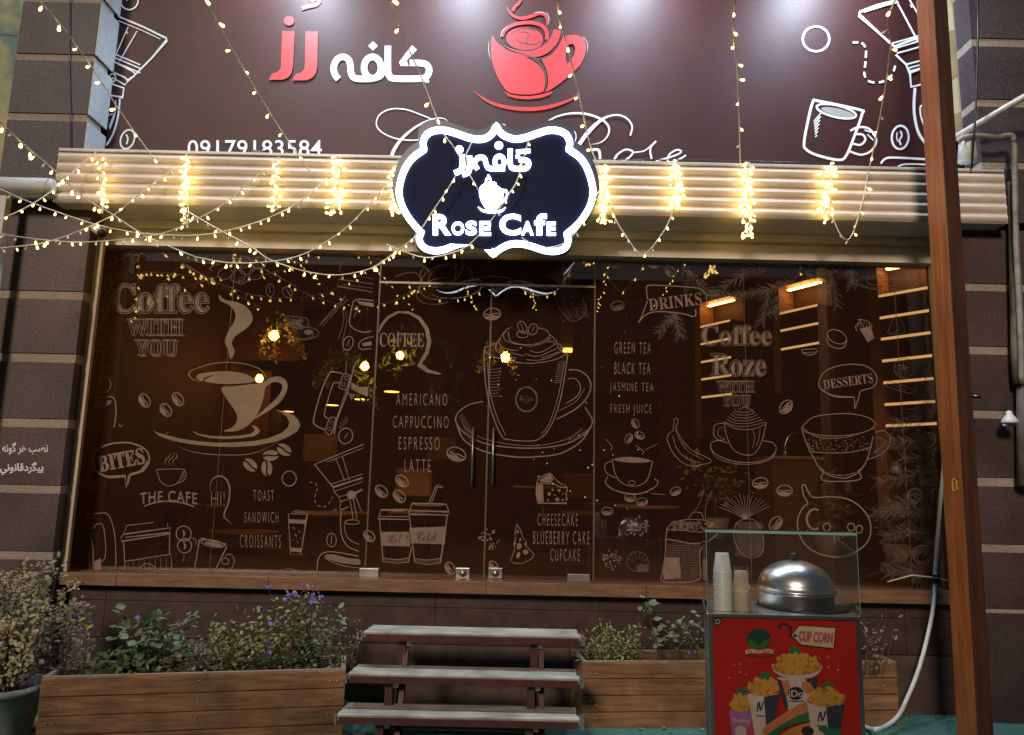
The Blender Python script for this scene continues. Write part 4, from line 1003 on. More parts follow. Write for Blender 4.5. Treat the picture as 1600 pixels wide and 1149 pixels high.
# hanging bulbs
def pendant(px, py, Y, r, label, on=True):
    p = at(px, py, Y); t = thing('pendant_bulb', label, 'hanging lamp', 'bare bulbs hanging in the cafe')
    MB().lathe([(.0,-r),(r*.6,-r*.82),(r,-r*.1),(r*.85,r*.5),(r*.4,r*1.1),(.0,r*1.2)], p, 20, cap=False).build('bulb', M['bulb_glass'], t)
    MB().lathe([(.0,-.024),(.018,-.014),(.022,.0),(.016,.016),(.0,.024)], p, 12, cap=False).build('filament', M['bulb_glow'], t)
    MB().lathe([(r*.42,r*1.0),(r*.45,r*1.9),(r*.15,r*2.2)], p, 12).build('socket', M['black'], t)
    MB().tube([p+Vector((0,0,r*2.2)), (p.x,p.y,zc)], .006).build('cord', M['black'], t)
for q in ((428,525,2.6,.058,'bright bare bulb among hanging leaves left of the cake drawing'),(570,573,3.2,.052,'bare bulb hanging left of the first glass door edge'),
          (625,556,3.2,.05,'bare bulb hanging under the COFFEE bubble'),(790,559,2.4,.055,'bright bare bulb among leaves behind the cream topped mug'),
          (405,592,3.6,.05,'bare bulb behind the rim of the big tan cup'),(378,606,4.2,.046,'bare bulb behind the middle of the big tan cup'),(346,616,4.8,.05,'bare bulb behind the left side of the big tan cup')):
    pendant(*q)
def shade(px, py, Y, r, label):
    p = at(px, py, Y); t = thing('pendant_lamp', label, 'hanging lamp', 'flat amber pendant lamps in the cafe')
    MB().lathe([(r,0),(r*.96,.015),(r*.3,.09),(.03,.12)], p, 24).build('lamp_shade', M['black'], t)
    MB().lathe([(r*.9,-.006),(r*.9,-.002)], p, 24, smooth=False).build('lamp_diffuser', M['lamp_glow'], t)
    MB().tube([p+Vector((0,0,.12)), (p.x,p.y,zc)], .006).build('cord', M['black'], t)
for q in ((451,643,6.4,.09,'amber pendant lamp behind the saucer end of the big tan cup'),(519,633,6.2,.11,'amber pendant lamp inside the brewer handle drawing'),(565,624,6.0,.12,'amber pendant lamp at the left door edge'),(612,612,5.8,.13,'amber pendant lamp above the Americano line')):
    shade(*q)
p = at(887, 547, 4.0); t = thing('wall_lamp', 'small amber wall lamp behind the mug handle on the right door', 'lamp')
MB().box((p.x-.06, 3.98, p.z-.025), (p.x+.06, 4.05, p.z+.025)).build('lamp_glass', M['lamp_glow'], t, bevel=.008)
MB().box((p.x-.08, 4.05, p.z-.04), (p.x+.08, 4.1, zc)).build('mount', M['int_dark'], t)
# ------------------------------------------------------------------ leaves
def leaf_quad(mb, p, dirv, up, l, w_, mi=0):
    d = dirv.normalized(); s = d.cross(up)
    if s.length < 1e-4: s = d.cross(Vector((1,0,0)))
    s.normalize(); nrm = s.cross(d)
    q = lambda f, g, h: p+d*(l*f)+s*(w_*g)+nrm*(l*h)
    mb.add([p, q(.22,.34,-.03), q(.55,.5,-.06), q(.84,.26,-.02), q(1,0,-.05), q(.84,-.26,-.02), q(.55,-.5,-.06), q(.22,-.34,-.03), q(.5,0,.05)],
           [(0,1,8),(1,2,8),(2,3,8),(3,4,8),(4,5,8),(5,6,8),(6,7,8),(7,0,8)], mi, True)
def rdir(rd, zmin=-.3):
    while True:
        v = Vector((rd.uniform(-1,1), rd.uniform(-1,1), rd.uniform(zmin,1)))
        if .1 < v.length < 1: return v.normalized()
def plant(label, px, py, Y, px_top, spread, nstem, leafm, ll, lw, seed, nleaf=14, flower=None, nfl=0, name='flowering_plant', cat='plant', droop=.0, z0=None, frac=(.15,1.0), fsize=.016):
    rd = random.Random(seed); base = at(px, py, Y)
    if z0 is not None: base.z = z0
    top = at(px, px_top, Y).z; h = top-base.z
    t = thing(name, label, cat, 'plants growing in the wooden planters')
    st, lf, fl = MB(), MB(), []
    for k in range(nstem):
        b = base+Vector((rd.uniform(-.25,.25)*spread, rd.uniform(-.3,.3)*min(spread,.12), 0))
        hh = h*rd.uniform(.5,1.0) if k else h
        e = b+Vector((rd.uniform(-.55,.55)*spread, rd.uniform(-.35,.35)*min(spread,.22), hh))
        mid = (b+e)/2+Vector((rd.uniform(-.12,.12)*spread, 0, hh*.06))
        pts = smooth_path([tuple(b), tuple(mid), tuple(e)], False, 5); pts = [Vector(q) for q in pts]
        st.tube(pts, [.0035-.0022*i/(len(pts)-1) for i in range(len(pts))], 4)
        for j in range(nleaf):
            f = rd.uniform(*frac); i = min(int(f*(len(pts)-1)), len(pts)-2); q = pts[i].lerp(pts[i+1], f*(len(pts)-1)-i)
            d = rdir(rd, -.5); q = q+d*rd.uniform(.0,.045)*spread/.2
            s = rd.uniform(.55,1.15)
            leaf_quad(lf, q, d+Vector((0,0,-droop)), Vector((rd.uniform(-.5,.5),rd.uniform(-.8,.2),1)), ll*s, lw*s)
        fl.append(e)
    st.build('stem', M['stem'], t); lf.build('foliage', leafm, t)
    if flower:
        for k in range(nfl):
            e = fl[k % len(fl)]; p = e+Vector((rd.uniform(-.1,.1)*spread, rd.uniform(-.03,.01), -rd.random()*h*.42*(k >= len(fl)*.5)))
            f = MB()
            for j in range(7): leaf_quad(f, p, rdir(rd, -.2), Vector((0,-1,.4)), fsize*rd.uniform(.7,1.2), fsize*.8)
            f.build('flower', flower, t)
    return t

# ================================================================== things inside the cafe
def hang(label, px, py, Y, s, seed, m):
    rd = random.Random(seed); p = at(px, py, Y); t = thing('hanging_plant', label, 'plant', 'green plants inside the cafe'); lf, st = MB(), MB()
    for k in range(9):
        e = p+Vector((rd.uniform(-.9,.9)*s, rd.uniform(-.6,.6)*s, -rd.uniform(.4,1.3)*s)); mid = (p+e)/2+Vector((0,0,.35*s))
        pts = [Vector(q) for q in smooth_path([tuple(p), tuple(mid), tuple(e)], False, 6)]; st.tube(pts, .003, 4)
        for q in pts:
            for j in range(5): leaf_quad(lf, q+rdir(rd,-1)*.05*s*2, rdir(rd,-1), Vector((0,-.5,1)), .08*s*2.2, .04*s*2.2)
    st.tube([p, (p.x,p.y,zc)], .004, 4)
    st.build('stem', M['stem'], t); lf.build('foliage', m, t)
hang('hanging green plant around the bright bulb left of the cake drawing', 432, 500, 2.75, .34, 1, M['leaf3'])
hang('hanging green plant behind the COFFEE bubble on the left door', 660, 520, 3.5, .5, 2, M['leaf'])
hang('hanging green plant around the bulb behind the cream topped mug', 772, 540, 2.7, .28, 3, M['leaf3'])
hang('bushy hanging plant behind the steam above the takeaway cup lettering', 705, 600, 4.2, .55, 7, M['leaf'])
hang('dark hanging plant behind the first door edge above the brewer drawing', 545, 560, 3.6, .5, 4, M['leaf'])
def indoor(label, px, py, pt, Y, sp, seed, ll, m, z0=None):
    t = plant(label, px, py, Y, pt, sp, 9, m, ll, ll*.55, seed, 16, name='potted_plant', z0=z0, frac=(.35,1.0))
    t['group'] = 'green plants inside the cafe'
    b = at(px, py, Y); 
    if z0 is not None: b.z = z0
    MB().lathe([(.07,-.16),(.10,0),(.085,0),(.08,-.02)], b, 16).build('plant_pot', M['pot'], t)
indoor('leafy green potted plant inside behind the round eared bubble drawing', 1290, 835, 745, .32, .36, 21, .10, M['leaf2'])
indoor('green potted plant inside behind the pineapple and bean sack drawings', 1120, 810, 725, .6, .55, 22, .075, M['leaf3'])
indoor('small green potted plant inside beside the right pine boughs', 1400, 850, 790, .35, .26, 23, .07, M['leaf2'])
# bar counter with a gooseneck tap
t = thing('bar_counter', 'dim bar counter inside the right window under the round glass cup drawing', 'counter')
p0, p1 = at(1205, 712, 1.9), at(1272, 712, 1.9)
MB().box((p0.x, 1.9, p0.z-.03), (p1.x+.1, 2.5, p0.z)).build('counter_top', M['int_wood'], t)
MB().box((p0.x+.02, 1.93, zf), (p1.x+.08, 2.45, p0.z-.03)).build('counter_body', M['int_wall'], t)
t = thing('tap', 'chrome gooseneck tap on the bar counter inside the right window', 'tap')
q = at(1227, 708, 2.1); q.z = p0.z
MB().tube([q, q+Vector((0,0,.12)), q+Vector((.03,0,.2)), q+Vector((.10,0,.25)), q+Vector((.16,0,.24))], .012, 8).build('spout', M['steel'], t)
MB().tube([q, q+Vector((0,0,.07))], .022, 10).build('tap_base', M['steel'], t)
# two cafe tables with stools seen as dim shapes
def table(px, py, Y, label):
    p = at(px, py, Y); t = thing('cafe_table', label, 'table', 'tables inside the cafe')
    MB().lathe([(.36,-.03),(.37,-.01),(.36,0)], p, 28).build('table_top', M['int_wood'], t)
    MB().tube([p+Vector((0,0,-.03)), (p.x,p.y,zf+.02)], .03, 10).build('leg', M['black'], t)
    MB().lathe([(.24,0),(.22,.02),(.04,.03)], (p.x,p.y,zf), 24).build('base', M['black'], t)
table(520, 800, 2.2, 'round wooden table inside behind the funnel pot drawing'); table(850, 760, 3.2, 'round wooden table inside behind the right glass door')
def chair(px, py, Y, label):
    p = at(px, py, Y); p.z = zf; t = thing('cafe_chair', label, 'chair', 'chairs inside the cafe')
    MB().box(p+Vector((-.21,-.2,.44)), p+Vector((.21,.2,.48))).build('seat', M['int_wood'], t, bevel=.01)
    MB().box(p+Vector((-.2,.17,.62)), p+Vector((.2,.2,.92))).build('backrest', M['int_wood'], t, bevel=.01)
    for sx in (-1,1):
        for sy in (-1,1):
            MB().tube([p+Vector((sx*.19,sy*.18,.0)), p+Vector((sx*.18,sy*.18,.44 if sy < 0 else .92))], .014, 6).build('leg', M['black'], t)
chair(640, 830, 2.6, 'wooden chair inside behind the takeaway cup drawings'); chair(300, 850, 2.8, 'wooden chair inside behind the THE CAFE lettering'); table(380, 830, 2.6, 'round wooden table inside behind the TOAST list'); table(1010, 790, 2.8, 'round wooden table inside behind the snowflake drawings'); chair(905, 815, 3.4, 'wooden chair inside behind the cheesecake list')

# ================================================================== illuminated sign
YS = -.52
sg = thing('illuminated_sign', 'navy scalloped sign with glowing white border reading Rose Cafe', 'sign')
def S3(pts): return [(580+x/3.83, 120+y/3.83) for x, y in pts]
Lh = [(748,296),(732,332),(700,364),(650,378),(590,370),(520,346),(450,326),(392,324),(345,340),(318,372),(312,408),(318,438),(250,488),(204,552),(176,630),(168,700),(184,770),(222,842),(264,896),(300,936),(288,966),(298,1004),(330,1032),(380,1044),(440,1036),(520,1006),(590,992),(650,1002),(700,1032),(730,1066)]
Rh = [(1168,944),(1178,976),(1168,1016),(1140,1038),(1090,1048),(1030,1040),(950,1014),(890,1002),(830,1006),(770,1034),(730,1066)]
Rt = [(748,296),(770,334),(806,360),(860,376),(920,368),(990,344),(1060,324),(1115,326),(1160,344),(1182,376),(1188,408),(1180,436),(1250,488),(1292,552),(1318,630),(1326,700),(1308,776),(1268,846),(1222,900),(1168,944)]
corner = {(748,296),(318,438),(300,936),(730,1066),(1180,436),(1168,944)}
def outline():
    path = Rt + Rh[1:] + list(reversed(Lh))[1:-1]
    # smooth between the sharp corners only
    idx = [i for i, p in enumerate(path) if p in corner]; out = []
    for a_, b_ in zip(idx, idx[1:]+[idx[0]+len(path)]):
        seg = [path[i % len(path)] for i in range(a_, b_+1)]
        out += smooth_path(seg, False, 4)[:-1]
    return S3(out)
OUT = outline(); cx_ = sum(p[0] for p in OUT)/len(OUT); cy_ = sum(p[1] for p in OUT)/len(OUT)
def grow(pts, d):
    n = len(pts); o = []
    for i in range(n):
        a_, b_ = pts[i-1], pts[(i+1)%n]; dx, dy = b_[0]-a_[0], b_[1]-a_[1]; l = math.hypot(dx,dy) or 1
        o.append((pts[i][0]+dy/l*d, pts[i][1]-dx/l*d))
    return o
a = Art(); a.F([(cx_+(x_-cx_)*1.052, cy_+(y_-cy_)*1.075) for x_, y_ in OUT]); a.build('sign_box', M['sign_edge'], sg, YS+.10, .10)
a = Art(); a.F([(cx_+(x_-cx_)*1.03, cy_+(y_-cy_)*1.045) for x_, y_ in OUT]); a.build('sign_face', M['sign_face'], sg, YS-.001, .004)
a = Art(); a.F(grow(OUT, 4.8), holes=[grow(OUT, -4.8)]); a.build('neon_border', M['neon'], sg, YS-.006, .012)
def lit(a, n): return a.build(n, M['neon'], sg, YS-.006, .010)
a = Art(580, 120, 3.83)
# Persian name
a.S([(542,470),(546,520),(536,560),(500,580)], 30); a.S([(588,476),(590,540),(578,576),(546,588)], 30); a.FE(528,438,23,22)
a.S([(636,556),(618,520),(640,488),(676,490),(690,530),(712,552),(800,552)], 27); a.S(a.ell(768,512,28,34), 25, True); a.FE(764,414,24,22)
a.S([(832,434),(832,520),(850,550),(920,552),(942,530),(934,506),(884,498)], 28); a.S([(868,452),(952,446)], 22); a.S([(882,450),(874,490)], 20)
lit(a, 'persian_lettering')
a = Art(580, 120, 3.83)
a.F([(652,664),(690,640),(740,648),(776,672),(792,680),(788,724),(768,770),(740,800),(700,800),(668,764),(648,712)], True); a.S([(784,690),(806,684),(814,712),(796,742),(768,756)], 12)
a.S([(640,782),(670,804),(730,812),(780,804),(804,784)], 14, taper='both'); a.S([(686,640),(690,614),(704,606),(700,590)], 10); a.S([(706,640),(714,618),(708,600)],8); a.FE(720,645,30,14)
lit(a, 'cup_emblem')
a = Art(580, 120, 3.83)
for ch, x0, x1, y0 in (('R',370,478,826),('O',482,556,870),('S',566,632,866),('E',648,716,868),('C',768,896,824),('A',898,972,868),('f',976,1050,822),('E',1050,1104,872)):
    a.T(ch, x0, y0, x1, 950 if ch != 'E' else 952, off=.035)
lit(a, 'cafe_lettering')
for sx in (690, 860):
    x = xat(sx, 240, YS); MB().box((x-.02, YS+.10, zA-.12), (x+.02, YC, zA-.08)).build('sign_bracket', M['steel_dull'], sg)

# ================================================================== fairy lights
def bulb_mesh(lit_):
    m = MB(); m.tube([(0,0,0),(0,0,-.022)], [.0032,.0042], 6, 0)
    m.lathe([(.0048,0),(.0075,-.010),(.0098,-.020),(.0072,-.029),(.0,-.032)], (0,0,-.020), 8, 1 if lit_ else 0, cap=False)
    me = m.mesh('fairy_bulb'); me.materials.append(M['wire']); me.materials.append(M['led']); return me
BL, BD = bulb_mesh(True), bulb_mesh(False)
def fairy(label, pts, step, seed, off=.18, wild=.6, world=(), name='fairy_light_string', wr=.0042, grp='fairy light strings over the cafe front', scale=1.0):
    rd = random.Random(seed)
    P = [at(x, y, Y) for x, y, Y in pts] + [Vector(q) for q in world]
    if len(world): P = P
    pp = [Vector(q) for q in smooth_path([tuple(q) for q in P], False, 7)]
    t = thing(name, label, 'fairy lights', grp)
    MB().tube(pp, wr, 5).build('wire', M['wire'], t)
    L = 0; nxt = step*rd.uniform(.2,.8); k = 0
    for a_, b_ in zip(pp, pp[1:]):
        l = (b_-a_).length
        while L+l > nxt:
            p = a_.lerp(b_, (nxt-L)/l); d = Vector((rd.uniform(-1,1)*wild, rd.uniform(-1,.6)*wild, -1+rd.random()*wild*.8)).normalized()
            o = bpy.data.objects.new('bulb', BD if rd.random() < off else BL); col.objects.link(o); o.parent = t
            o.location = p; o.rotation_mode = 'QUATERNION'; o.rotation_quaternion = (-d).to_track_quat('Z', 'Y'); s = scale*rd.uniform(.68,1.0); o.scale = (s,s,s); k += 1
            nxt += step*rd.uniform(.7,1.3)
        L += l
    return t
def over(label, pts, seed, dz=.05):
    P = [at(*q) for q in pts]; e = P[-1]
    fairy(label, pts, .21, seed, .15, .9, [(e.x+.05*k, e.y-.9*(k+1), e.z+dz*(k+1)-.06*math.sin(k*.8)) for k in range(4)])
over('overhead fairy light string rising across the left moka pot drawing', [(246,256,-.45),(190,178,-.9),(140,100,-1.4),(62,0,-2.0)], 1)
over('overhead fairy light string rising left of the red Persian word', [(487,272,-.45),(452,223,-.7),(420,174,-1.0),(370,90,-1.5),(320,0,-2.0)], 2)
over('overhead fairy light string crossing the white Persian word', [(747,297,-.64),(710,232,-.62),(690,203,-.75),(660,125,-1.3),(609,0,-2.0)], 3)
over('overhead fairy light string crossing the handle of the red cup', [(958,329,-.5),(935,262,-.5),(921,223,-.7),(905,150,-1.1),(888,77,-1.5),(871,0,-2.0)], 4)
over('overhead fairy light string hanging nearly straight over the bare brown banner', [(1163,318,-.47),(1157,255,-.48),(1155,180,-.9),(1152,110,-1.35),(1150,0,-2.0)], 5)
over('overhead fairy light string passing the dotted line by the right moka pot', [(1335,358,-.5),(1347,320,-.48),(1357,270,-.48),(1368,219,-.7),(1383,139,-1.2),(1392,70,-1.6),(1399,0,-2.0)], 6)
fairy('fairy light string descending from the upper left corner across the shutter end', [(0,190,-2.0),(37,226,-1.7),(87,268,-1.2),(131,309,-.8),(172,333,-.6),(230,370,-.53),(306,402,-.5)], .13, 7)
DR = [('draped fairy light string from the left edge up to the shutter corner', [(150,238,-.46),(120,263,-.5),(84,296,-.6),(45,322,-.75),(0,343,-.9),(-60,366,-1.1)], 11),
 ('draped fairy light string rising to the second sparkling bundle', [(276,261,-.46),(245,283,-.5),(205,314,-.53),(174,338,-.56),(83,376,-.7),(0,388,-.9),(-60,394,-1.0)], 12),
 ('lowest draped fairy light string on the left rising to the third bundle', [(416,264,-.46),(390,284,-.48),(348,320,-.5),(300,346,-.52),(250,366,-.53),(174,376,-.6),(104,378,-.7),(0,366,-.95),(-60,352,-1.05)], 13),
 ('long draped fairy light string crossing the security camera to the fourth bundle', [(-60,272,-1.1),(0,296,-.95),(52,318,-.8),(139,348,-.62),(190,360,-.56),(237,366,-.53),(320,367,-.52),(400,348,-.5),(463,319,-.48),(511,279,-.46)], 14),
 ('draped fairy light string dipping over the glass left of the sign', [(292,330,-.47),(340,358,-.48),(393,386,-.48),(422,406,-.47),(477,424,-.46),(529,430,-.46),(581,419,-.47),(614,397,-.5),(638,380,-.52)], 15),
 ('fairy light string climbing steeply across the left half of the sign', [(580,421,-.47),(614,397,-.5),(650,368,-.58),(677,329,-.62),(708,282,-.63),(739,219,-.62)], 16),
 ('draped fairy light string meeting the dipping one under the shutter', [(306,402,-.5),(360,411,-.49),(422,409,-.48),(470,399,-.47),(510,378,-.47),(550,348,-.47),(612,281,-.48)], 17),
 ('fairy light string under the bottom edge of the sign climbing its lettering', [(604,382,-.5),(633,394,-.52),(670,403,-.56),(721,390,-.62),(750,366,-.63),(773,337,-.63),(795,304,-.63),(810,277,-.63),(828,211,-.62)], 18),
 ('fairy light string around the lower right edge of the sign', [(815,372,-.63),(841,386,-.64),(865,386,-.64),(885,378,-.64),(906,355,-.63),(922,324,-.6),(935,300,-.52)], 19),
 ('open fairy light loop hanging between two bundles right of the sign', [(940,300,-.47),(955,330,-.48),(975,365,-.49),(1003,398,-.49),(1030,372,-.49),(1048,340,-.48),(1058,300,-.47)], 20),
 ('open fairy light loop hanging left of the wooden post', [(1294,300,-.47),(1300,335,-.48),(1312,365,-.49),(1325,375,-.49),(1338,352,-.49),(1346,320,-.48)], 21)]
for l, p, sd_ in DR: fairy(l, p, .085, sd_, .25, .55, scale=.85)
BN = [(160,248,332,5,18,'first','left end'),(290,246,348,6,38,'second','shutter under the phone number'),(430,250,326,6,20,'third','shutter below the last phone digits'),(526,246,335,7,44,'fourth','shutter left of the sign'),(617,256,330,7,40,'fifth','left edge of the sign'),
      (942,258,345,8,52,'sixth','right edge of the sign'),(1056,254,320,8,40,'seventh','shutter right of the sign'),(1168,254,366,8,60,'eighth','shutter below the straight overhead string'),(1291,258,338,7,34,'ninth','shutter just left of the post')]
for i, (px, y0, y1, sp, nb, od, where) in enumerate(BN):
    rd = random.Random(100+i); pts = []
    ns = 3
    for s in range(ns):
        ys = [y0+(y1-y0)*k/5 for k in range(6)]
        if s % 2: ys = ys[::-1]
        pts += [(px+rd.uniform(-1,1)*sp+s*2-2, y+rd.uniform(-4,4), -.455-rd.random()*.04) for y in ys]
    L = ns*(y1-y0)/230
    fairy('%s bundle of fairy lights hanging on the %s' % (['sparse','bright','thin','dense','half hidden','golden','short','longest','narrow'][i], where), pts, L/nb, 200+i, .08, 1.0, name='fairy_light_bundle', wr=.0026, grp='fairy light bundles hanging on the shutter')
# unseen tree with fairy lights, added behind the camera for reflections in the glass
tt = thing('unseen_tree', 'unseen dark tree added for fairy lights mirrored in the shop glass', 'tree')
rd = random.Random(61); tb = Vector((1.0, -9.6, 0)); lf = MB(); tk = MB()
tk.tube([tb, tb+Vector((.05,0,1.2)), tb+Vector((0,.05,2.6)), tb+Vector((.1,0,4.2))], [.14,.11,.09,.04], 8)
for k in range(9): e = tb+Vector((rd.uniform(-1.5,1.5), rd.uniform(-1,1), rd.uniform(2.8,5))); tk.tube([tb+Vector((.03,.02,2.0+.15*k)), (tb+Vector((.03,.02,2.3+.15*k))).lerp(e,.5)+Vector((0,0,.15)), e], [.05,.03,.012], 6)
for k in range(2600):
    q = tb+Vector((rd.gauss(0,.75), rd.gauss(0,.6), 3.7+rd.gauss(0,.75))); leaf_quad(lf, q, rdir(rd,-1), rdir(rd,-1), .12, .06)
tk.build('trunk', M['stem'], tt); lf.build('crown', M['leaf'], tt)
fairy('loose fairy light string added in the unseen tree for glass reflections', [], .34, 62, .05, 1.0, [tuple(tb+Vector((rd.gauss(0,.9), rd.gauss(0,.7), 1.6+.13*k+rd.gauss(0,.5)))) for k in range(20)])
# connector box on the bundle wire
b = block(sh, 'adapter_box', 296, 248, 304, 258, M['white_pl'], -.47) if False else None
# ================================================================== planters
HP = .40
def planter(name_label, fl, fr, depth, h, nb):
    """fl, fr: front bottom corners on the ground (x, y)"""
    t = thing('wooden_planter', name_label, 'planter', 'wooden plank planters under the window')
    fl, fr = Vector((*fl, 0)), Vector((*fr, 0)); ax = (fr-fl); L = ax.length; ax.normalize(); dp = Vector((-ax.y, ax.x, 0)); up = Vector((0,0,1))
    def bx(m, u0, u1, v0, v1, z0, z1): 
        P = [fl+ax*u+dp*v for u, v in ((u0,v0),(u1,v0),(u1,v1),(u0,v1))]
        m.hexa([p+up*z0 for p in P], [p+up*z1 for p in P])
    bh = h/nb; rd = random.Random(int(L*100))
    for nm, (u0,u1,v0,v1) in (('front_panel',(0,L,0,.035)), ('back_panel',(0,L,depth-.035,depth)), ('end_panel',(.001,.035,.036,depth-.036)), ('end_panel',(L-.035,L-.001,.036,depth-.036))):
        m = MB()
        for k in range(nb):
            j = rd.uniform(-.004,.004); bx(m, u0+abs(j), u1-abs(j), v0+j if nm == 'front_panel' else v0, v1, k*bh+.0025, (k+1)*bh-.0025)
        m.build(nm, M['plank'], t, bevel=.004)
    m = MB(); bx(m, .002, L-.002, .004, .030, h-.001, h+.005); bx(m, .002, L-.002, depth-.030, depth-.004, h-.001, h+.005); bx(m, .004, .03, .031, depth-.031, h-.001, h+.005); bx(m, L-.03, L-.004, .031, depth-.031, h-.001, h+.005)
    m.build('rim', M['plank_rim'], t)
    for k in range(nb):
        for u in (.05, .09, L*.5, L-.09, L-.05):
            c = fl+ax*u+up*((k+.5)*bh+rd.uniform(-.02,.02))-dp*.0045; MB().tube([c, c+dp*.006], .0055, 8).build('screw', M['steel_dull'], t)
    m = MB(); n = 40; rows = 5
    for j in range(rows):
        for i in range(n):
            q = fl+ax*(.036+(L-.072)*i/(n-1))+dp*(.036+(depth-.072)*j/(rows-1)); m.v.append((q.x,q.y,h-.055+rd.uniform(-.012,.016)))
    for j in range(rows-1):
        for i in range(n-1): k = j*n+i; m.f.append((k,k+1,k+n+1,k+n)); m.mi.append(0); m.sm.append(True)
    m.build('soil', M['soil'], t)
    return t
g1, g2 = onz(542, 1151, 0), onz(64, 1172, 0)
# the left planter: its front top edge runs from (64,1060) to (540,1047)
q1, q2 = onz(541, 1047, HP), onz(64, 1060, HP)
planter('long wooden plank planter left of the steps full of flowers', (q2.x,q2.y), (q1.x,q1.y), .36, HP, 4)
r1, r2 = onz(910, 1035, HP), onz(1401, 1035, HP)
planter('wooden plank planter right of the steps behind the red cart', (r1.x,r1.y), (r2.x,r2.y), min(.34, -.12-r1.y), HP, 4)
ZS = HP-.06
def yl_(px): t = (px-64)/(541-64); return q2.y+(q1.y-q2.y)*t+.17
def yr_(px): return r1.y+.14
def pl_(label, px, pt, *a, **k): return plant(label, px, 1040, (yl_(px) if px < 600 else yr_(px)), pt, *a, z0=ZS, **k)
pl_('straggly dry stems with yellow flowers at the left end of the planter', 118, 952, .20, 9, M['leaf_grey'], .035, .012, 31, 10, flower=M['yellow'], nfl=5)
pl_('tall broad leaved green plant left in the left planter', 205, 958, .22, 7, M['leaf2'], .075, .055, 32, 13)
pl_('dense low bright green plant at the foot of the broad leaved one', 185, 1012, .26, 12, M['leaf'], .045, .022, 33, 16)
pl_('green leafy plant with a few purple blooms in the left planter', 255, 962, .26, 11, M['leaf2'], .055, .04, 34, 16, flower=M['purple'], nfl=5)
pl_('sparse plant with withered pale seed heads in the left planter', 302, 975, .2, 8, M['leaf_grey'], .04, .022, 35, 9, flower=M['leaf_grey'], nfl=6)
pl_('yellow green leafy plant in the middle of the left planter', 372, 962, .32, 16, M['leaf3'], .042, .024, 36, 18)
pl_('tallest plant with many blue purple blooms in the left planter', 448, 916, .40, 20, M['leaf3'], .034, .020, 37, 17, flower=M['purple'], nfl=16, fsize=.02)
pl_('tangled low plant right of the tallest purple one', 480, 975, .30, 16, M['leaf'], .034, .018, 38, 18)
pl_('green plant with upright leafy shoots near the right end', 510, 940, .24, 11, M['leaf2'], .045, .028, 39, 14)
pl_('thin reddish stems with tiny withered buds beside the top step', 548, 952, .12, 8, M['leaf_grey'], .022, .012, 40, 12)
pl_('short grassy tuft in the middle of the left planter', 300, 1020, .5, 26, M['leaf'], .05, .010, 41, 8)
pl_('low dark leafy ground plant before the purple bush', 430, 1012, .6, 40, M['leaf'], .03, .016, 42, 10)
pl_('dry grey twigs spilling over the left planter corner', 95, 1020, .3, 16, M['leaf_grey'], .03, .008, 43, 6)
pl_('round bushy olive shrub in the right planter', 965, 975, .32, 26, M['leaf3'], .030, .014, 44, 20, name='round_shrub', cat='shrub', frac=(.3,1.0))
pl_('tall pale leaved plant in the right planter', 1042, 934, .22, 6, M['leaf2'], .06, .042, 45, 12, frac=(.4,1.0))
pl_('small plant with purple blooms beside the cart', 1086, 975, .12, 6, M['leaf'], .03, .018, 46, 10, flower=M['purple'], nfl=6)
pl_('dry straw grass at the left end of the right planter', 926, 1008, .2, 20, M['leaf_dry'], .05, .006, 47, 7)
pl_('dry grey branching twigs right of the cart', 1365, 948, .28, 9, M['leaf_grey'], .03, .014, 48, 9)

# ================================================================== potted dry shrub, left
yp = -1.05; t = thing('potted_shrub', 'large dry cream leaved shrub in a grey pot at the left edge', 'shrub')
pc = at(8, 1060, yp); zr = zat(8, 1068, yp); rr = .215
MB().lathe([(rr*.68,0),(rr*.72,.03),(rr*.97,zr-.04),(rr*1.06,zr-.035),(rr*1.06,zr),(rr*.95,zr),(rr*.93,zr-.06)], (pc.x,yp,0), 32).build('plant_pot', M['pot'], t)
MB().lathe([(.01,zr-.05),(rr*.93,zr-.06)], (pc.x,yp,0), 24, cap=False).build('soil', M['soil'], t)
rd = random.Random(77); st, lf, lf2 = MB(), MB(), MB(); zt_ = zat(20, 880, yp); H = zt_-zr
for k in range(46):
    an = rd.random()*6.28; b = Vector((pc.x+.10*math.cos(an)*rd.random(), yp+.10*math.sin(an)*rd.random(), zr-.05)); an2 = rd.random()*6.28; q = rd.random()**.5
    hh = H*(.45+.55*rd.random()) ; wd = .34*q*(1.15-.45*abs(hh/H-.5))
    e = Vector((pc.x+wd*math.cos(an2), yp+wd*.8*math.sin(an2), zr+hh)); mid = (b+e)/2+Vector((.25*(e.x-b.x),.25*(e.y-b.y),-.02))
    pts = [Vector(p) for p in smooth_path([tuple(b),tuple(mid),tuple(e)], False, 6)]; st.tube(pts, [.006-.004*i/(len(pts)-1) for i in range(len(pts))], 4)
    for j in range(95):
        f = rd.uniform(.3,1.05)*(len(pts)-1); i = min(int(f), len(pts)-2); c = pts[i].lerp(pts[i+1], min(f-i,1.2)); d = rdir(rd,-.5)
        s = rd.uniform(.6,1.2); leaf_quad(lf if (k % 3) else lf2, c+d*rd.uniform(0,.055), d+Vector((0,0,-.3)), Vector((rd.uniform(-1,1),-1,.5)), .034*s, .018*s)
st.build('stem', M['stem'], t); lf.build('foliage', M['leaf_dry'], t); lf2.build('foliage', M['leaf_grey'], t)
# flat dry pale stones and rubble by the pot
m = MB(); rd = random.Random(5)
for k in range(3):
    c = onz(48+k*5, 1122+k*9, .0); c.z = 0; m.lathe([(.001,.0),(.07,.0),(.075,.02),(.05,.05),(.001,.055)], c+Vector((.02*k,.0,0)), 9, cap=False)
tag(m.build('stone', M['band']), 'pale flat stones on the ground between the grey pot and the planter', 'stone')

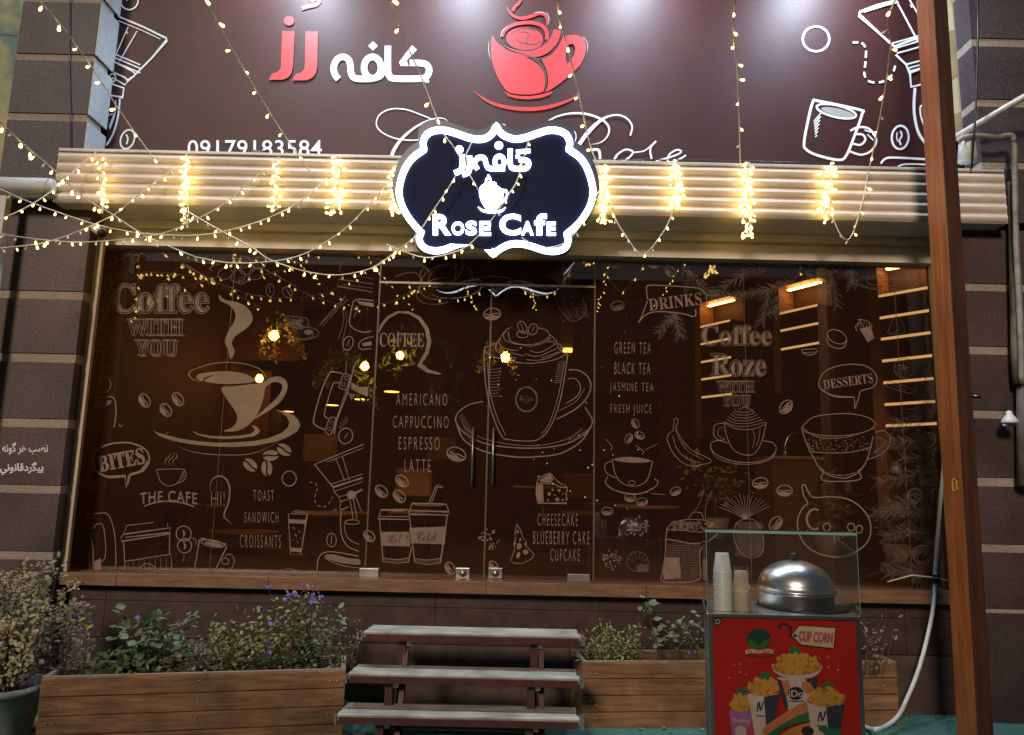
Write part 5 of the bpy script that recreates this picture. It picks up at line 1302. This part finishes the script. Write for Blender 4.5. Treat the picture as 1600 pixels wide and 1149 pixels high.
# fallen leaves and grit on the carpet
lm = MB(); rd = random.Random(9)
for k in range(260):
    q = Vector((rd.uniform(-3.4,3.4), rd.uniform(-2.2,-.14), .016+rd.random()*.006)); leaf_quad(lm, q, Vector((rd.uniform(-1,1), rd.uniform(-1,1), .05)), Vector((rd.uniform(-.3,.3),rd.uniform(-.3,.3),1)), rd.uniform(.015,.05), rd.uniform(.008,.024))
tag(lm.build('leaf_litter', M['leaf_grey']), 'dry fallen leaves scattered over the green carpet', 'leaves', kind='stuff')
# ================================================================== wooden steps
sp = thing('entrance_steps', 'three grey wooden treads on dark red steel legs before the doors', 'steps')
TR = [(.60,(583,972),(565,991),(905,975),(906,992)), (.40,(559,1033),(541,1056),(905,1036),(905,1058)), (.215,(543,1097),(524,1120),(905,1100),(905,1122))]
xr_ = []
for z, bl2, fl2, br2, fr2 in TR:
    F, B = onz(*fl2, z), onz(*bl2, z); Fr, Br = onz(*fr2, z), onz(*br2, z)
    yf = (F.y+Fr.y)/2; dep = .235; yb2 = yf+dep
    xl, xr = F.x, Fr.x
    tr = MB(); w3 = dep/3
    for k in range(3): tr.box((xl+.006*((k*7)%3), yf+k*w3+.0015, z-.03), (xr-.005*((k*5)%3), yf+(k+1)*w3-.0015, z))
    to = tr.build('tread', M['tread'], sp, bevel=.003)
    e = MB(); e.box((xl+.012, yf-.014, z-.046), (xr-.012, yf-.001, z-.010)); e.build('nosing', M['maroon'], to)
    f = MB(); f.box((xl+.03, yf+.02, z-.055), (xr-.03, yf+.05, z-.031)); f.box((xl+.03, yb2-.05, z-.055), (xr-.03, yb2-.02, z-.031)); f.build('tread_frame', M['maroon'], sp)
    for s, xx in ((-1, xl), (1, xr)):
        c = MB(); c.box((xx-.012 if s < 0 else xx+.001, yf-.012, z-.05), (xx-.001 if s < 0 else xx+.024, yf+dep*.55 if s > 0 else yf+.02, z-.004)); c.build('end_bracket', M['steel_dull'], to)
    lx0, lx1 = xl+.21+.02, xr-.28
    for lx in (lx0, lx1):
        MB().box((lx-.022, yf+.055, .006), (lx+.022, yf+.095, z-.056)).build('leg', M['maroon'], sp)
        g = MB(); g.hexa([(lx-.018,yf+.096,z-.20),(lx+.018,yf+.096,z-.20),(lx+.018,yf+.11,z-.20),(lx-.018,yf+.11,z-.20)], [(lx-.018,yf+.096,z-.057),(lx+.018,yf+.096,z-.057),(lx+.018,yf+.20,z-.057),(lx-.018,yf+.20,z-.057)]); g.build('gusset', M['maroon'], sp)
        MB().box((lx+.024, yf+.06, z-.085), (lx+.055, yf+.085, z-.060)).build('bolt_plate', M['white_pl'], sp)
    xr_.append((lx0, lx1, yf, z))
for j in (0, 1):
    (_, _, y0, z0), (_, _, y1, z1) = xr_[0], xr_[2]; lx = (xr_[0][0]+xr_[1][0])/2 if j == 0 else xr_[0][1]
    m = MB(); m.hexa([(lx+.03,y1+.1,.02),(lx+.06,y1+.1,.02),(lx+.06,y1+.16,.02),(lx+.03,y1+.16,.02)], [(lx+.03,y0+.1,z0-.06),(lx+.06,y0+.1,z0-.06),(lx+.06,y0+.16,z0-.06),(lx+.03,y0+.16,z0-.06)]); m.build('stringer', M['maroon'], sp)

# ================================================================== wooden post
YPo = -1.0
pb, pt_ = at(1527, 1149, YPo), at(1458, 0, YPo)           # the front left arris
dirp = (pt_-pb).normalized()
def on_axis(z): k = (z-pb.z)/dirp.z; return pb+dirp*k
wf = at(1553, 1149, YPo).x-pb.x; dep = .20
b0, b1 = on_axis(-.02), on_axis(6.4)
po = thing('wooden_post', 'tall orange brown square wooden post standing right before the shop', 'post')
m = MB(); Pq = lambda c: [(c.x,c.y,c.z),(c.x+wf,c.y,c.z),(c.x+wf,c.y+dep,c.z),(c.x,c.y+dep,c.z)]
xl_off = 0
m.hexa(Pq(b0), Pq(b1)); me = m.mesh('post_shaft', .005)
me.materials.append(M['post']); me.materials.append(M['post_shaded'])
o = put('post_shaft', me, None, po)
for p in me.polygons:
    if p.normal.y < -.7 or p.normal.x > .7: p.material_index = 1  # shade on the front and right faces put in as a darker wood colour
a = Art(); a.S([(1486,752),(1491,752),(1492,765),(1487,765)], 1.3, True, sm=False); a.FE(1489,758,1.3,1.5)
c = on_axis(zat(1489, 758, YPo))
m = MB(); z_ = c.z
for (v0,v1,w0,w1) in ((.05,.10,.03,.037),(.05,.10,-.037,-.03),(.05,.057,-.037,.037),(.093,.10,-.037,.037)): m.box((c.x-.004, c.y+v0, z_+w0), (c.x+.001, c.y+v1, z_+w1))
m.build('brass_tag', M['yellow'], po)

# ================================================================== white hose
hp = [(1483,560,-.16),(1480,640,-.16),(1475,720,-.16),(1468,800,-.16),(1462,880,-.17),(1461,905,-.18),(1458,950,-.22),(1448,1000,-.3),(1434,1050,-.36),(1418,1090,-.42),(1404,1118,-.5),(1386,1134,-.6),(1368,1140,-.75)]
P = [at(*q) for q in hp]; P = [Vector((p.x,p.y,max(p.z,.02))) for p in P] + [onz(1352,1136,.02), onz(1320,1120,.02)]
hs = thing('hose', 'cream white hose hanging along the window edge down to the carpet', 'hose')
MB().tube([Vector(q) for q in smooth_path([tuple(p) for p in P], False, 6)], .0135, 8).build('hose_tube', M['white_pl'], hs)
c = at(1461, 905, -.185)
MB().box(c+Vector((-.022,-.02,-.03)), c+Vector((.022,.02,.03))).build('tape', M['black'], hs)
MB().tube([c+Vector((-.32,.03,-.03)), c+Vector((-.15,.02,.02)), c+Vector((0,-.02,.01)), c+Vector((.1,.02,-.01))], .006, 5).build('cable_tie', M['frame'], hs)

# ================================================================== corn cart
YC_ = -2.35
tl, trr = at(1107, 962, YC_), at(1343, 962, YC_)
x0, x1, zc_ = tl.x, trr.x, (tl.z+trr.z)/2
dC = .36; sk = .075
ct = thing('food_cart', 'red cup corn cart with a glass case on its steel counter', 'food cart')
def hexs(m, xa_, xb_, ya_, yb_, za_, zb_):
    s0, s1 = sk*(ya_-YC_)/dC, sk*(yb_-YC_)/dC
    return m.hexa([(xa_+s0,ya_,za_),(xb_+s0,ya_,za_),(xb_+s1,yb_,za_),(xa_+s1,yb_,za_)], [(xa_+s0,ya_,zb_),(xb_+s0,ya_,zb_),(xb_+s1,yb_,zb_),(xa_+s1,yb_,zb_)])
m = MB(); hexs(m, x0+.012, x1-.012, YC_+.006, YC_+dC-.01, .12, zc_-.02); m.build('cabinet', M['steel_dull'], ct, bevel=.004)
for xx in (x0, x1-.016):
    for yy in (YC_-.004, YC_+dC-.016): fr = MB(); hexs(fr, xx, xx+.016, yy, yy+.02, .10, zc_-.012); fr.build('corner_trim', M['steel'], ct)
m = MB(); hexs(m, x0-.006, x1+.006, YC_-.008, YC_+dC+.01, zc_-.012, zc_+.004); m.build('counter_top', M['steel'], ct, bevel=.003)
for xx in (x0+.05, x1-.05):
    for yy in (YC_+.06, YC_+dC-.06): 
        wh = MB(); wh.tube([(xx-.012,yy,.055),(xx+.012,yy,.055)], .05, 18); wo = wh.build('caster', M['black'], ct)
ps = MB(); ps.box((x0+.017, YC_+.0, .14), (x1-.017, YC_+.004, zc_-.016)); poster = ps.build('poster_panel', mat('red_poster_print', (.36,.016,.014), (.31,.013,.012), rough=.35, scale=4), ct)
# glass case
zt2 = zat(1216, 834, YC_)
zg_ = zc_+.006
g = MB(); hexs(g, x0-.004, x1+.002, YC_+.0, YC_+.005, zg_, zt2); g.build('front_glass', M['glass_case'], ct)
for xx in (x0-.004, x1-.003):
    g = MB(); hexs(g, xx, xx+.005, YC_+.006, YC_+dC*.92, zg_, zt2); g.build('side_glass', M['glass_case'], ct)
g = MB(); hexs(g, x0-.006, x1+.004, YC_-.002, YC_+.20, zt2+.001, zt2+.007); g.build('top_glass', M['glass_case'], ct)
g = MB(); hexs(g, x0-.007, x1+.005, YC_-.006, YC_-.003, zt2-.001, zt2+.010); hexs(g, x0-.0065, x0-.0045, YC_-.002, YC_+.2, zt2-.001, zt2+.009); hexs(g, x0-.005, x0-.003, YC_-.004, YC_-.001, zg_, zt2); hexs(g, x1+.002, x1+.004, YC_-.004, YC_-.001, zg_, zt2)
g.build('glass_edge', M['glass_edge'], ct)
for px, py in ((1100,846),(1113,848)): pass
# seals and poster artwork
PC = {k: mat('poster_'+k, c, rough=.45, scale=9) for k, c in dict(white=(.52,.42,.36), corn=(.52,.26,.035), corn_dark=(.36,.15,.02), green=(.03,.13,.05), dkgreen=(.012,.05,.025), black=(.02,.018,.02), navy=(.035,.035,.055), lilac=(.30,.13,.30), tag=(.55,.38,.22), orange=(.50,.17,.05), pinkred=(.42,.05,.07), star=(.60,.28,.26)).items()}
YPp = YC_-.0015
def pa(view=(1100,960,6.08)): return Art(*view)
n_ = [0]
def pb_(a, name, c, parent=poster):
    n_[0] += 1; return a.build(name, PC[c], parent, YPp-.0003*n_[0])
a = pa(); a.FE(130,70,44,44); pb_(a, 'round_sticker', 'black')
a = pa()
for k in range(5): q=R(k*72); a.FE(130+20*math.cos(q),70+20*math.sin(q),7,9,k*72)
pb_(a, 'sticker_pattern', 'white')
a = pa(); a.FE(520,235,116,98); pb_(a, 'emblem_ground', 'dkgreen')
a = pa(); a.F([(430,240),(470,250),(520,290),(570,250),(625,230),(610,290),(560,325),(480,328),(435,300)], True); pb_(a, 'emblem_leaf', 'green')
a = pa(); a.F([(390,345),(450,330),(520,340),(600,330),(660,340),(655,378),(600,366),(520,376),(440,366),(400,382)], False); pb_(a, 'emblem_ribbon', 'tag')
a = pa(); a.T('M. CORN', 415, 342, 640, 372, off=.0); pb_(a, 'emblem_lettering', 'dkgreen')
a = pa(); a.S([(400,388),(470,404),(540,408),(600,402),(668,386)], 7); pb_(a, 'emblem_line', 'black')
a = pa(); a.S([(722,142),(716,112),(740,92),(790,98),(822,130),(826,180),(810,218)], 20); a.F([(822,198),(900,100),(1258,124),(1240,334),(918,296)]); pb_(a, 'tag_shadow', 'black')
a = pa(); a.F([(834,200),(908,110),(1248,132),(1230,322),(926,288)]); pb_(a, 'price_tag', 'tag')
a = pa(); a.FE(866,203,17,17); pb_(a, 'tag_hole', 'black')
a = pa(); a.T('CUP CORN', 896, 164, 1226, 272, rot=4, off=.05); pb_(a, 'cup_corn_outline', 'lilac')
a = pa(); a.T('CUP CORN', 906, 172, 1218, 262, rot=4, off=.025); pb_(a, 'cup_corn_lettering', 'pinkred')
a = pa()
for x,y,r in ((340,475,16),(345,552,16),(285,480,10),(400,575,10),(240,605,9),(1180,405,20),(1185,500,22),(1272,530,17),(1100,415,10)):
    for q in (0,45,90,135): rr_ = r if q % 90 == 0 else r*.5; a.S([(x-rr_*math.cos(R(q)),y-rr_*math.sin(R(q))),(x,y),(x+rr_*math.cos(R(q)),y+rr_*math.sin(R(q)))], 5, taper='both')
pb_(a, 'sparkle', 'star')
def kern(cx, cy, w_, h_, seed, n=80):
    rd = random.Random(seed); a = pa(); a.F([(cx-w_,cy+h_*.5),(cx-w_*.9,cy),(cx-w_*.5,cy-h_*.7),(cx,cy-h_),(cx+w_*.5,cy-h_*.75),(cx+w_*.9,cy),(cx+w_,cy+h_*.5),(cx+w_*.5,cy+h_*.95),(cx,cy+h_*1.05),(cx-w_*.5,cy+h_*.95)], True); pb_(a, 'corn_kernels', 'corn_dark')
    a = pa()
    for k in range(n):
        x = rd.uniform(-1,1); y = rd.uniform(-1,1); 
        if abs(x)**2+abs(y*.9)**2 < .95: a.FE(cx+x*w_*.95, cy+y*h_*.9, 21, 18, rd.random()*90)
    pb_(a, 'corn_kernels', 'corn')
# big cup behind, then the others
a = pa(); a.F([(690,600),(800,900),(850,1000),(1000,1000),(1080,620)]); pb_(a, 'big_cup', 'white')
a = pa(); a.F([(690,610),(760,640),(800,880),(780,900),(720,720)]); a.F([(960,620),(1100,600),(1060,720),(1000,660)]); pb_(a, 'cup_shade', 'navy')
a = pa(); a.F([(740,640),(800,620),(820,700),(790,780),(770,760)]); a.F([(930,640),(1010,650),(1050,720),(980,760),(930,700)]); pb_(a, 'cup_print', 'orange')
a = pa(); a.FE(872,752,76,62); pb_(a, 'cup_logo', 'black')
a = pa(); a.T('iDo', 806, 722, 944, 786, off=.02); pb_(a, 'logo_lettering', 'white')
a = pa(); a.S([(800,826),(946,826)],9,sm=False); pb_(a, 'small_print', 'black')
a = pa(); a.F([(650,470),(660,540),(740,590),(880,612),(1020,600),(1100,550),(1118,480),(1060,540),(880,570),(720,545)], True); pb_(a, 'cup_rim', 'white')
kern(880, 470, 222, 106, 1, 120)
a = pa(); a.FE(864,345,58,36,5); pb_(a, 'green_pea', 'green')
def cup(cx, top, wt, wb, bot, c1, c2, seed, mark, kh):
    a = pa(); a.F([(cx-wt,top),(cx+wt,top),(cx+wb,bot),(cx-wb,bot)]); pb_(a, 'paper_cup', c1)
    a = pa(); a.F([(cx+wt*.0,top+30),(cx+wt,top),(cx+wb,bot),(cx+wb*.35,bot)]); pb_(a, 'cup_shade', c2)
    kern(cx, top-70, wt*.98, kh, seed, 70)
    a = pa(); a.FE(cx+wt*.1, top-70-kh*1.1, 56, 40); pb_(a, 'green_pea', 'green')
    if mark == 'N':
        a = pa(); a.S([(cx-wt*.42,top+170),(cx-wt*.30,top+80),(cx-wt*.2,top+160),(cx-wt*.02,top+70)], 15); a.S([(cx-wt*.5,top+208),(cx+wt*.05,top+214)],10,sm=False); pb_(a, 'cup_mark', 'dkgreen')
cup(352, 905, 112, 70, 1300, 'lilac', 'lilac', 4, '', 84)
a = pa(); a.T('Butter', 275, 985, 440, 1030, off=.02); pb_(a, 'cup_print', 'star')
a = pa(); a.F([(300,1080),(350,1060),(400,1090),(400,1149),(310,1149)], True); pb_(a, 'cup_print', 'white')
a = pa(); a.F([(400,1080),(480,1060),(560,1070),(540,1180),(430,1180)], True); pb_(a, 'beet', 'pinkred')
cup(568, 755, 155, 85, 1150, 'white', 'navy', 2, 'N', 86)
# corn cob with husk
a = pa(); a.F([(560,1090),(700,980),(860,880),(960,830),(990,880),(1000,960),(860,1010),(700,1080),(600,1160)], True); pb_(a, 'corn_cob', 'orange')
a = pa(); a.F([(600,1150),(720,1060),(860,980),(1000,930),(1010,1010),(880,1040),(760,1090),(660,1180)], True); pb_(a, 'corn_husk', 'green')
a = pa(); a.F([(700,1180),(800,1100),(920,1050),(1020,1030),(1040,1100),(900,1160),(760,1220)], True); pb_(a, 'corn_cob', 'orange')
cup(1160, 850, 180, 110, 1300, 'white', 'navy', 3, 'N', 90)
a = pa(); a.FE(985,1110,60,44,10); pb_(a, 'dark_berry', 'black')
a = pa(); a.FE(1130,1085,44,30); a.FE(1220,1120,90,40); pb_(a, 'green_pea', 'leaf' if False else 'green')
# cups and covered pot on the counter
def cups(px, py0, py1, wpx, Y, n, label, m, bag=False):
    c = at(px, py0, Y); z0 = zc_+.005; top = zat(px, py1, Y); r = wpx/2/FPX*(Y-CAM.y)
    t = thing('cup_stack', label, 'cups', 'cup stacks on the cart counter')
    hh = .085; gap = (top-z0-hh)/(n-1)
    cm_ = MB(); cm_.lathe([(r*1.03,0),(r*1.03,.006),(r,.008),(r*.72,hh),(r*.66,hh),(.001,hh-.002)], (0,0,0), 24, cap=False); me = cm_.mesh('paper_cup'); me.materials.append(m)
    for k in range(n):
        o = bpy.data.objects.new('paper_cup', me); col.objects.link(o); o.parent = t; o.location = (c.x+.0008*math.sin(k*2), Y, z0+k*gap); 
    if bag:
        bg_ = MB(); rd = random.Random(2); pr_ = []
        n2 = 18; vs = []
        for j in range(7):
            for i in range(n2): an = 6.283*i/n2; q = r*1.12*(1-.05*j+.05*rd.random()); vs.append((c.x+q*math.cos(an), Y+q*math.sin(an), z0+(top+.02-z0)*j/6))
        bg_.add(vs, [(j*n2+i, j*n2+(i+1)%n2, (j+1)*n2+(i+1)%n2, (j+1)*n2+i) for j in range(6) for i in range(n2)], 0, True); bg_.build('plastic_bag', M['glass_case'], t)
    return t
cups(1130, 955, 864, 27, YC_+.08, 15, 'tall upside down stack of white paper cups in the glass case', M['white_pl'])
cups(1159, 955, 892, 25, YC_+.07, 10, 'shorter stack of cream cups wrapped in a clear plastic bag', mat('cream_paper', (.60,.48,.32), rough=.6), True)
cl = thing('corn_pot', 'polished steel pot with a domed lid and black knob on the cart counter', 'pot')
Yc = YC_+.22; cc = at(1244, 948, Yc); rp = 56/FPX*(Yc-CAM.y); z0 = zc_+.005; hb = .068; hd_ = zat(1244, 886, Yc)-z0-hb+.03
MB().lathe([(rp*.94,0),(rp*.96,.004),(rp*.96,hb-.012),(rp*1.0,hb-.010),(rp*1.0,hb)], (cc.x,Yc,z0), 48).build('pot_body', M['steel'], cl)
MB().lathe([(rp*1.04,0),(rp*1.04,.008),(rp*.98,.012)]+[(rp*.98*math.cos(R(a_)), .012+(hd_-.012)*math.sin(R(a_))) for a_ in range(8,90,6)]+[(.001,hd_)], (cc.x,Yc,z0+hb), 48).build('domed_lid', M['steel'], cl)
MB().lathe([(.010,0),(.010,.012),(.018,.016),(.020,.026),(.012,.032),(.001,.033)], (cc.x,Yc,z0+hb+hd_-.002), 20, cap=False).build('lid_knob', M['black'], cl)
MB().lathe([(rp*1.12,0),(rp*1.2,.004),(rp*1.02,.006)], (cc.x+.03,Yc,z0-.0005), 40).build('black_ring', M['black'], cl)

# ================================================================== left edge: white pipe, neighbour poster, cables, camera
t = thing('white_housing', 'white rounded shutter housing ending at the left edge beside the pillar', 'housing')
yw = -.45; zq0, zq1 = zat(40, 302, yw), zat(40, 281, yw); xe = xat(86, 290, yw); rr = (zq1-zq0)/2+.012
prf = [(yw+rr*math.cos(R(k*15)), (zq0+zq1)/2+rr*math.sin(R(k*15))) for k in range(24)]
MB().extrude_x(prf, -6, xe-.03, smooth=True).build('cover', M['rail'], t)
MB().tube([(xe-.03,yw,(zq0+zq1)/2),(xe-.012,yw,(zq0+zq1)/2),(xe,yw,(zq0+zq1)/2)], [rr,rr*.92,rr*.5], 20).build('end_cap', M['rail'], t)
x = xat(3, 350, yw+.02); MB().box((x-.03,yw,-.0), (x+.02,yw+.06,zq0-.02)).build('side_rail', M['rail'], t)
t = thing('neighbour_poster', 'faded green and yellow poster at the upper left edge', 'poster')
xp = XPL-.01; yp_ = -.02; zb_ = zat(10, 275, yp_)
pm = mat('green_yellow_print', (.30,.33,.16), (.05,.16,.13), rough=.5, scale=2.6, detail=3, contrast=(.42,.55))
MB().box((-6, yp_, zb_), (xp, yp_+.02, 7)).build('poster_sheet', pm, t)
a = Art(); a.F([(0,165),(10,170),(16,200),(14,262),(-40,262),(-60,160),(-20,150)], True); a.build('yellow_shape', mat('pale_yellow_print', (.42,.38,.18), rough=.5), t, yp_-.004)
a = Art(); a.S([(-40,48),(26,55)], 3); a.build('blue_line', mat('blue_print', (.06,.14,.28), rough=.5), t, yp_-.004)
t = thing('cable', 'thin blue cable hanging down the left stone pillar', 'cable', 'cables on the facade')
MB().tube([at(109,-60,YW-.012), at(109,40,YW-.012), at(108,100,YW-.010), at(110,170,YW-.012), at(111,238,YW-.012)], .004, 5).build('cable_run', mat('blue_cable', (.03,.035,.12), rough=.5), t)
t = thing('security_camera', 'small white security camera under the left end of the shutter', 'camera')
p = at(158, 364, -.30); q = at(140, 352, -.22)
MB().tube([q, p], .030, 14).build('camera_body', M['white_pl'], t); MB().tube([p, p+(p-q).normalized()*.03], [.030,.028], 14).build('lens', M['black'], t)
MB().tube([(q.x,q.y,q.z), (q.x-.02,-.12,q.z+.05)], .012, 8).build('mount', M['white_pl'], t)
MB().tube([at(130,348,-.3), at(140,338,-.3)], .005, 5).build('antenna', M['black'], t)
# ================================================================== right edge
t = thing('neighbour_poster', 'cream and tan banner strip between the post and the right pillar', 'poster')
m = MB(); ybb = -.06; xa_, xb_ = xat(1478, 100, ybb), xat(1520, 100, ybb); zl_ = zat(1500, 215, ybb)
m.box((xa_, ybb, zl_), (xb_, ybb+.02, 7)); m.build('poster_sheet', mat('cream_print', (.58,.52,.36), (.54,.48,.32), rough=.5, scale=1.5), t)
a = Art(); a.F([(1480,50),(1521,38),(1521,105),(1480,128)]); a.F([(1480,182),(1521,168),(1521,205),(1480,215)]); a.build('tan_stripe', mat('tan_print', (.36,.29,.17), rough=.5), t, ybb-.003)
t = thing('diagonal_pole', 'white metal pole slanting up to the right above the shutter end', 'pole')
MB().tube([at(1494,214,-.36), at(1700,93,-.75)], .023, 12).build('pole_tube', M['rail'], t)
MB().lathe([(.07,0),(.055,.14),(.03,.2)], at(1513,252,-.36), 16).build('pole_foot', M['rail'], t)
t = thing('drain_pipe', 'weathered elbowed metal pipe running down the right wall', 'pipe')
ppx = [(1496,222,-.40),(1505,216,-.42),(1530,213,-.42),(1560,215,-.42),(1576,212,-.42),(1583,216,-.42),(1585,235,-.42),(1586,300,-.42),(1588,380,-.42),(1592,450,-.42),(1595,520,-.42),(1597,600,-.42)]
MB().tube([Vector(q) for q in smooth_path([tuple(at(*q)) for q in ppx], False, 5)], .021, 10).build('pipe_run', mat('weathered_pipe', (.34,.31,.27), (.15,.13,.115), rough=.55, scale=9, bump=.2), t)
MB().tube([at(1582,285,-.36), at(1585,420,-.36), at(1588,560,-.36), at(1590,600,-.36)], .034, 10).build('wrapped_pipe', mat('tarnished_wrap', (.22,.17,.10), (.05,.045,.04), rough=.5, scale=12, stretch=(1,1,.4), bump=.4), t)
MB().tube([at(1600,560,-.36), at(1602,760,-.36)], .05, 10).build('insulated_pipe', mat('insulation', (.17,.14,.12), rough=.9, scale=12, bump=.6), t)
t = thing('cable', 'black cable hanging before the right pillar down to the shutter', 'cable', 'cables on the facade')
MB().tube([at(1529,-60,-.5), at(1528,60,-.5), at(1526,130,-.49), at(1523,200,-.47), at(1518,264,-.45)], .007, 6).build('cable_run', M['black'], t)
t = thing('bulb_holder', 'white cone shaped lamp holder hanging unlit on the right wall', 'lamp holder')
p = at(1578, 662, -.42); MB().lathe([(.05,0),(.055,.006),(.05,.02),(.028,.055),(.02,.06),(.018,.085),(.001,.09)], p, 20).build('holder', M['white_pl'], t); MB().tube([p+Vector((-.05,0,-.012)), p+Vector((.04,0,-.008))], .008, 6).build('clip', M['white_pl'], t)
MB().tube([p+Vector((0,0,.085)), p+Vector((.05,.05,.2))], .004, 5).build('cord', M['black'], t)
t = thing('wall_hook', 'small pale metal hook on the dark right wall', 'hook')
p = at(1526, 619, YW-.01); MB().tube([p+Vector((-.03,0,0)), p+Vector((.03,-.01,0))], .006, 6).build('hook_bar', M['steel_dull'], t)
t = thing('cable', 'thin dark cable lying along the top of the shutter housing', 'cable', 'cables on the facade')
pts = [(500,250),(560,247),(620,252)]; MB().tube([at(x_, y_-2, YB+.05)+Vector((0,0,.0)) for x_, y_ in ((360,243),(430,246),(520,247),(700,249),(950,252),(1100,252),(1240,256),(1330,258))], .004, 5).build('cable_run', M['black'], t)
for px, l in ((404,'small black adapter on the shutter top under the phone number'),(1014,'small black adapter on the shutter top under the script lettering')):
    p = at(px, 246 if px < 900 else 252, YB+.03); p.z = zA+.022
    t = thing('power_adapter', l, 'adapter', 'black adapters on the shutter top'); MB().box(p+Vector((-.045,-.03,0)), p+Vector((.045,.03,.022))).build('adapter_case', M['black'], t, bevel=.004); MB().tube([p+Vector((.04,0,.01)), p+Vector((.12,0,.004))], .004, 5).build('plug_lead', M['black'], t)

# ================================================================== across the street, seen only as dim reflections in the glass
M['facade'] = mat('dark_opposite_facade', (.085,.06,.045), (.05,.036,.03), rough=.8, scale=3)
M['facade_band'] = mat('tan_opposite_band', (.30,.19,.11), (.22,.14,.08), rough=.7, scale=3)
M['win_lit'] = emit('lit_far_window', (1.0,.55,.2), 1.2)
rd = random.Random(15); xx = -22
for i, (wd, ht, lab) in enumerate(((9,8.4,'dim building across the street with tan bands at the left'),(11,8.8,'dark building across the street with two bands of windows'),(8,8.5,'narrow dark building across the street facing the doors'),(10,8.7,'dark building across the street with a wide tan band'),(9,8.4,'dim end building across the street at the right'))):
    t = thing('street_building', lab, 'building', 'buildings across the street')
    MB().box((xx,-26,0), (xx+wd-.2,-19,ht)).build('wall', M['facade'], t)
    for z in ((3.2,4.4,7.2) if i == 0 else (3.4,) if i == 3 else (3.1,6.4)): MB().box((xx-.05,-18.99,z), (xx+wd-.15,-18.8,z+(.35 if i else .22))).build('facade_band', M['facade_band'], t)
    for k in range(int(wd//2)):
        for z in (1.2, 4.7, 7.8):
            if z+.8 < ht: MB().box((xx+.6+k*2,-18.99,z), (xx+1.7+k*2,-18.9,min(z+1.4,ht-.2))).build('window', M['black'], t)
    xx += wd
# ================================================================== bring every thing's own origin to its foot
bpy.context.view_layer.update()
for r in list(col.objects):
    if r.type != 'EMPTY' or r.parent: continue
    kids = [c for c in r.children]
    pts = []
    for c in r.children_recursive:
        if c.type == 'MESH': pts += [c.matrix_world @ Vector(b) for b in c.bound_box]
    if not pts: continue
    base = Vector(((min(p.x for p in pts)+max(p.x for p in pts))/2, (min(p.y for p in pts)+max(p.y for p in pts))/2, min(p.z for p in pts)))
    r.location = base
    for c in kids: c.location = c.location-base

for o in col.objects:
    if o.parent is None and o.type in ('EMPTY','MESH') and 'category' in o and 'kind' not in o: o['kind'] = 'thing'
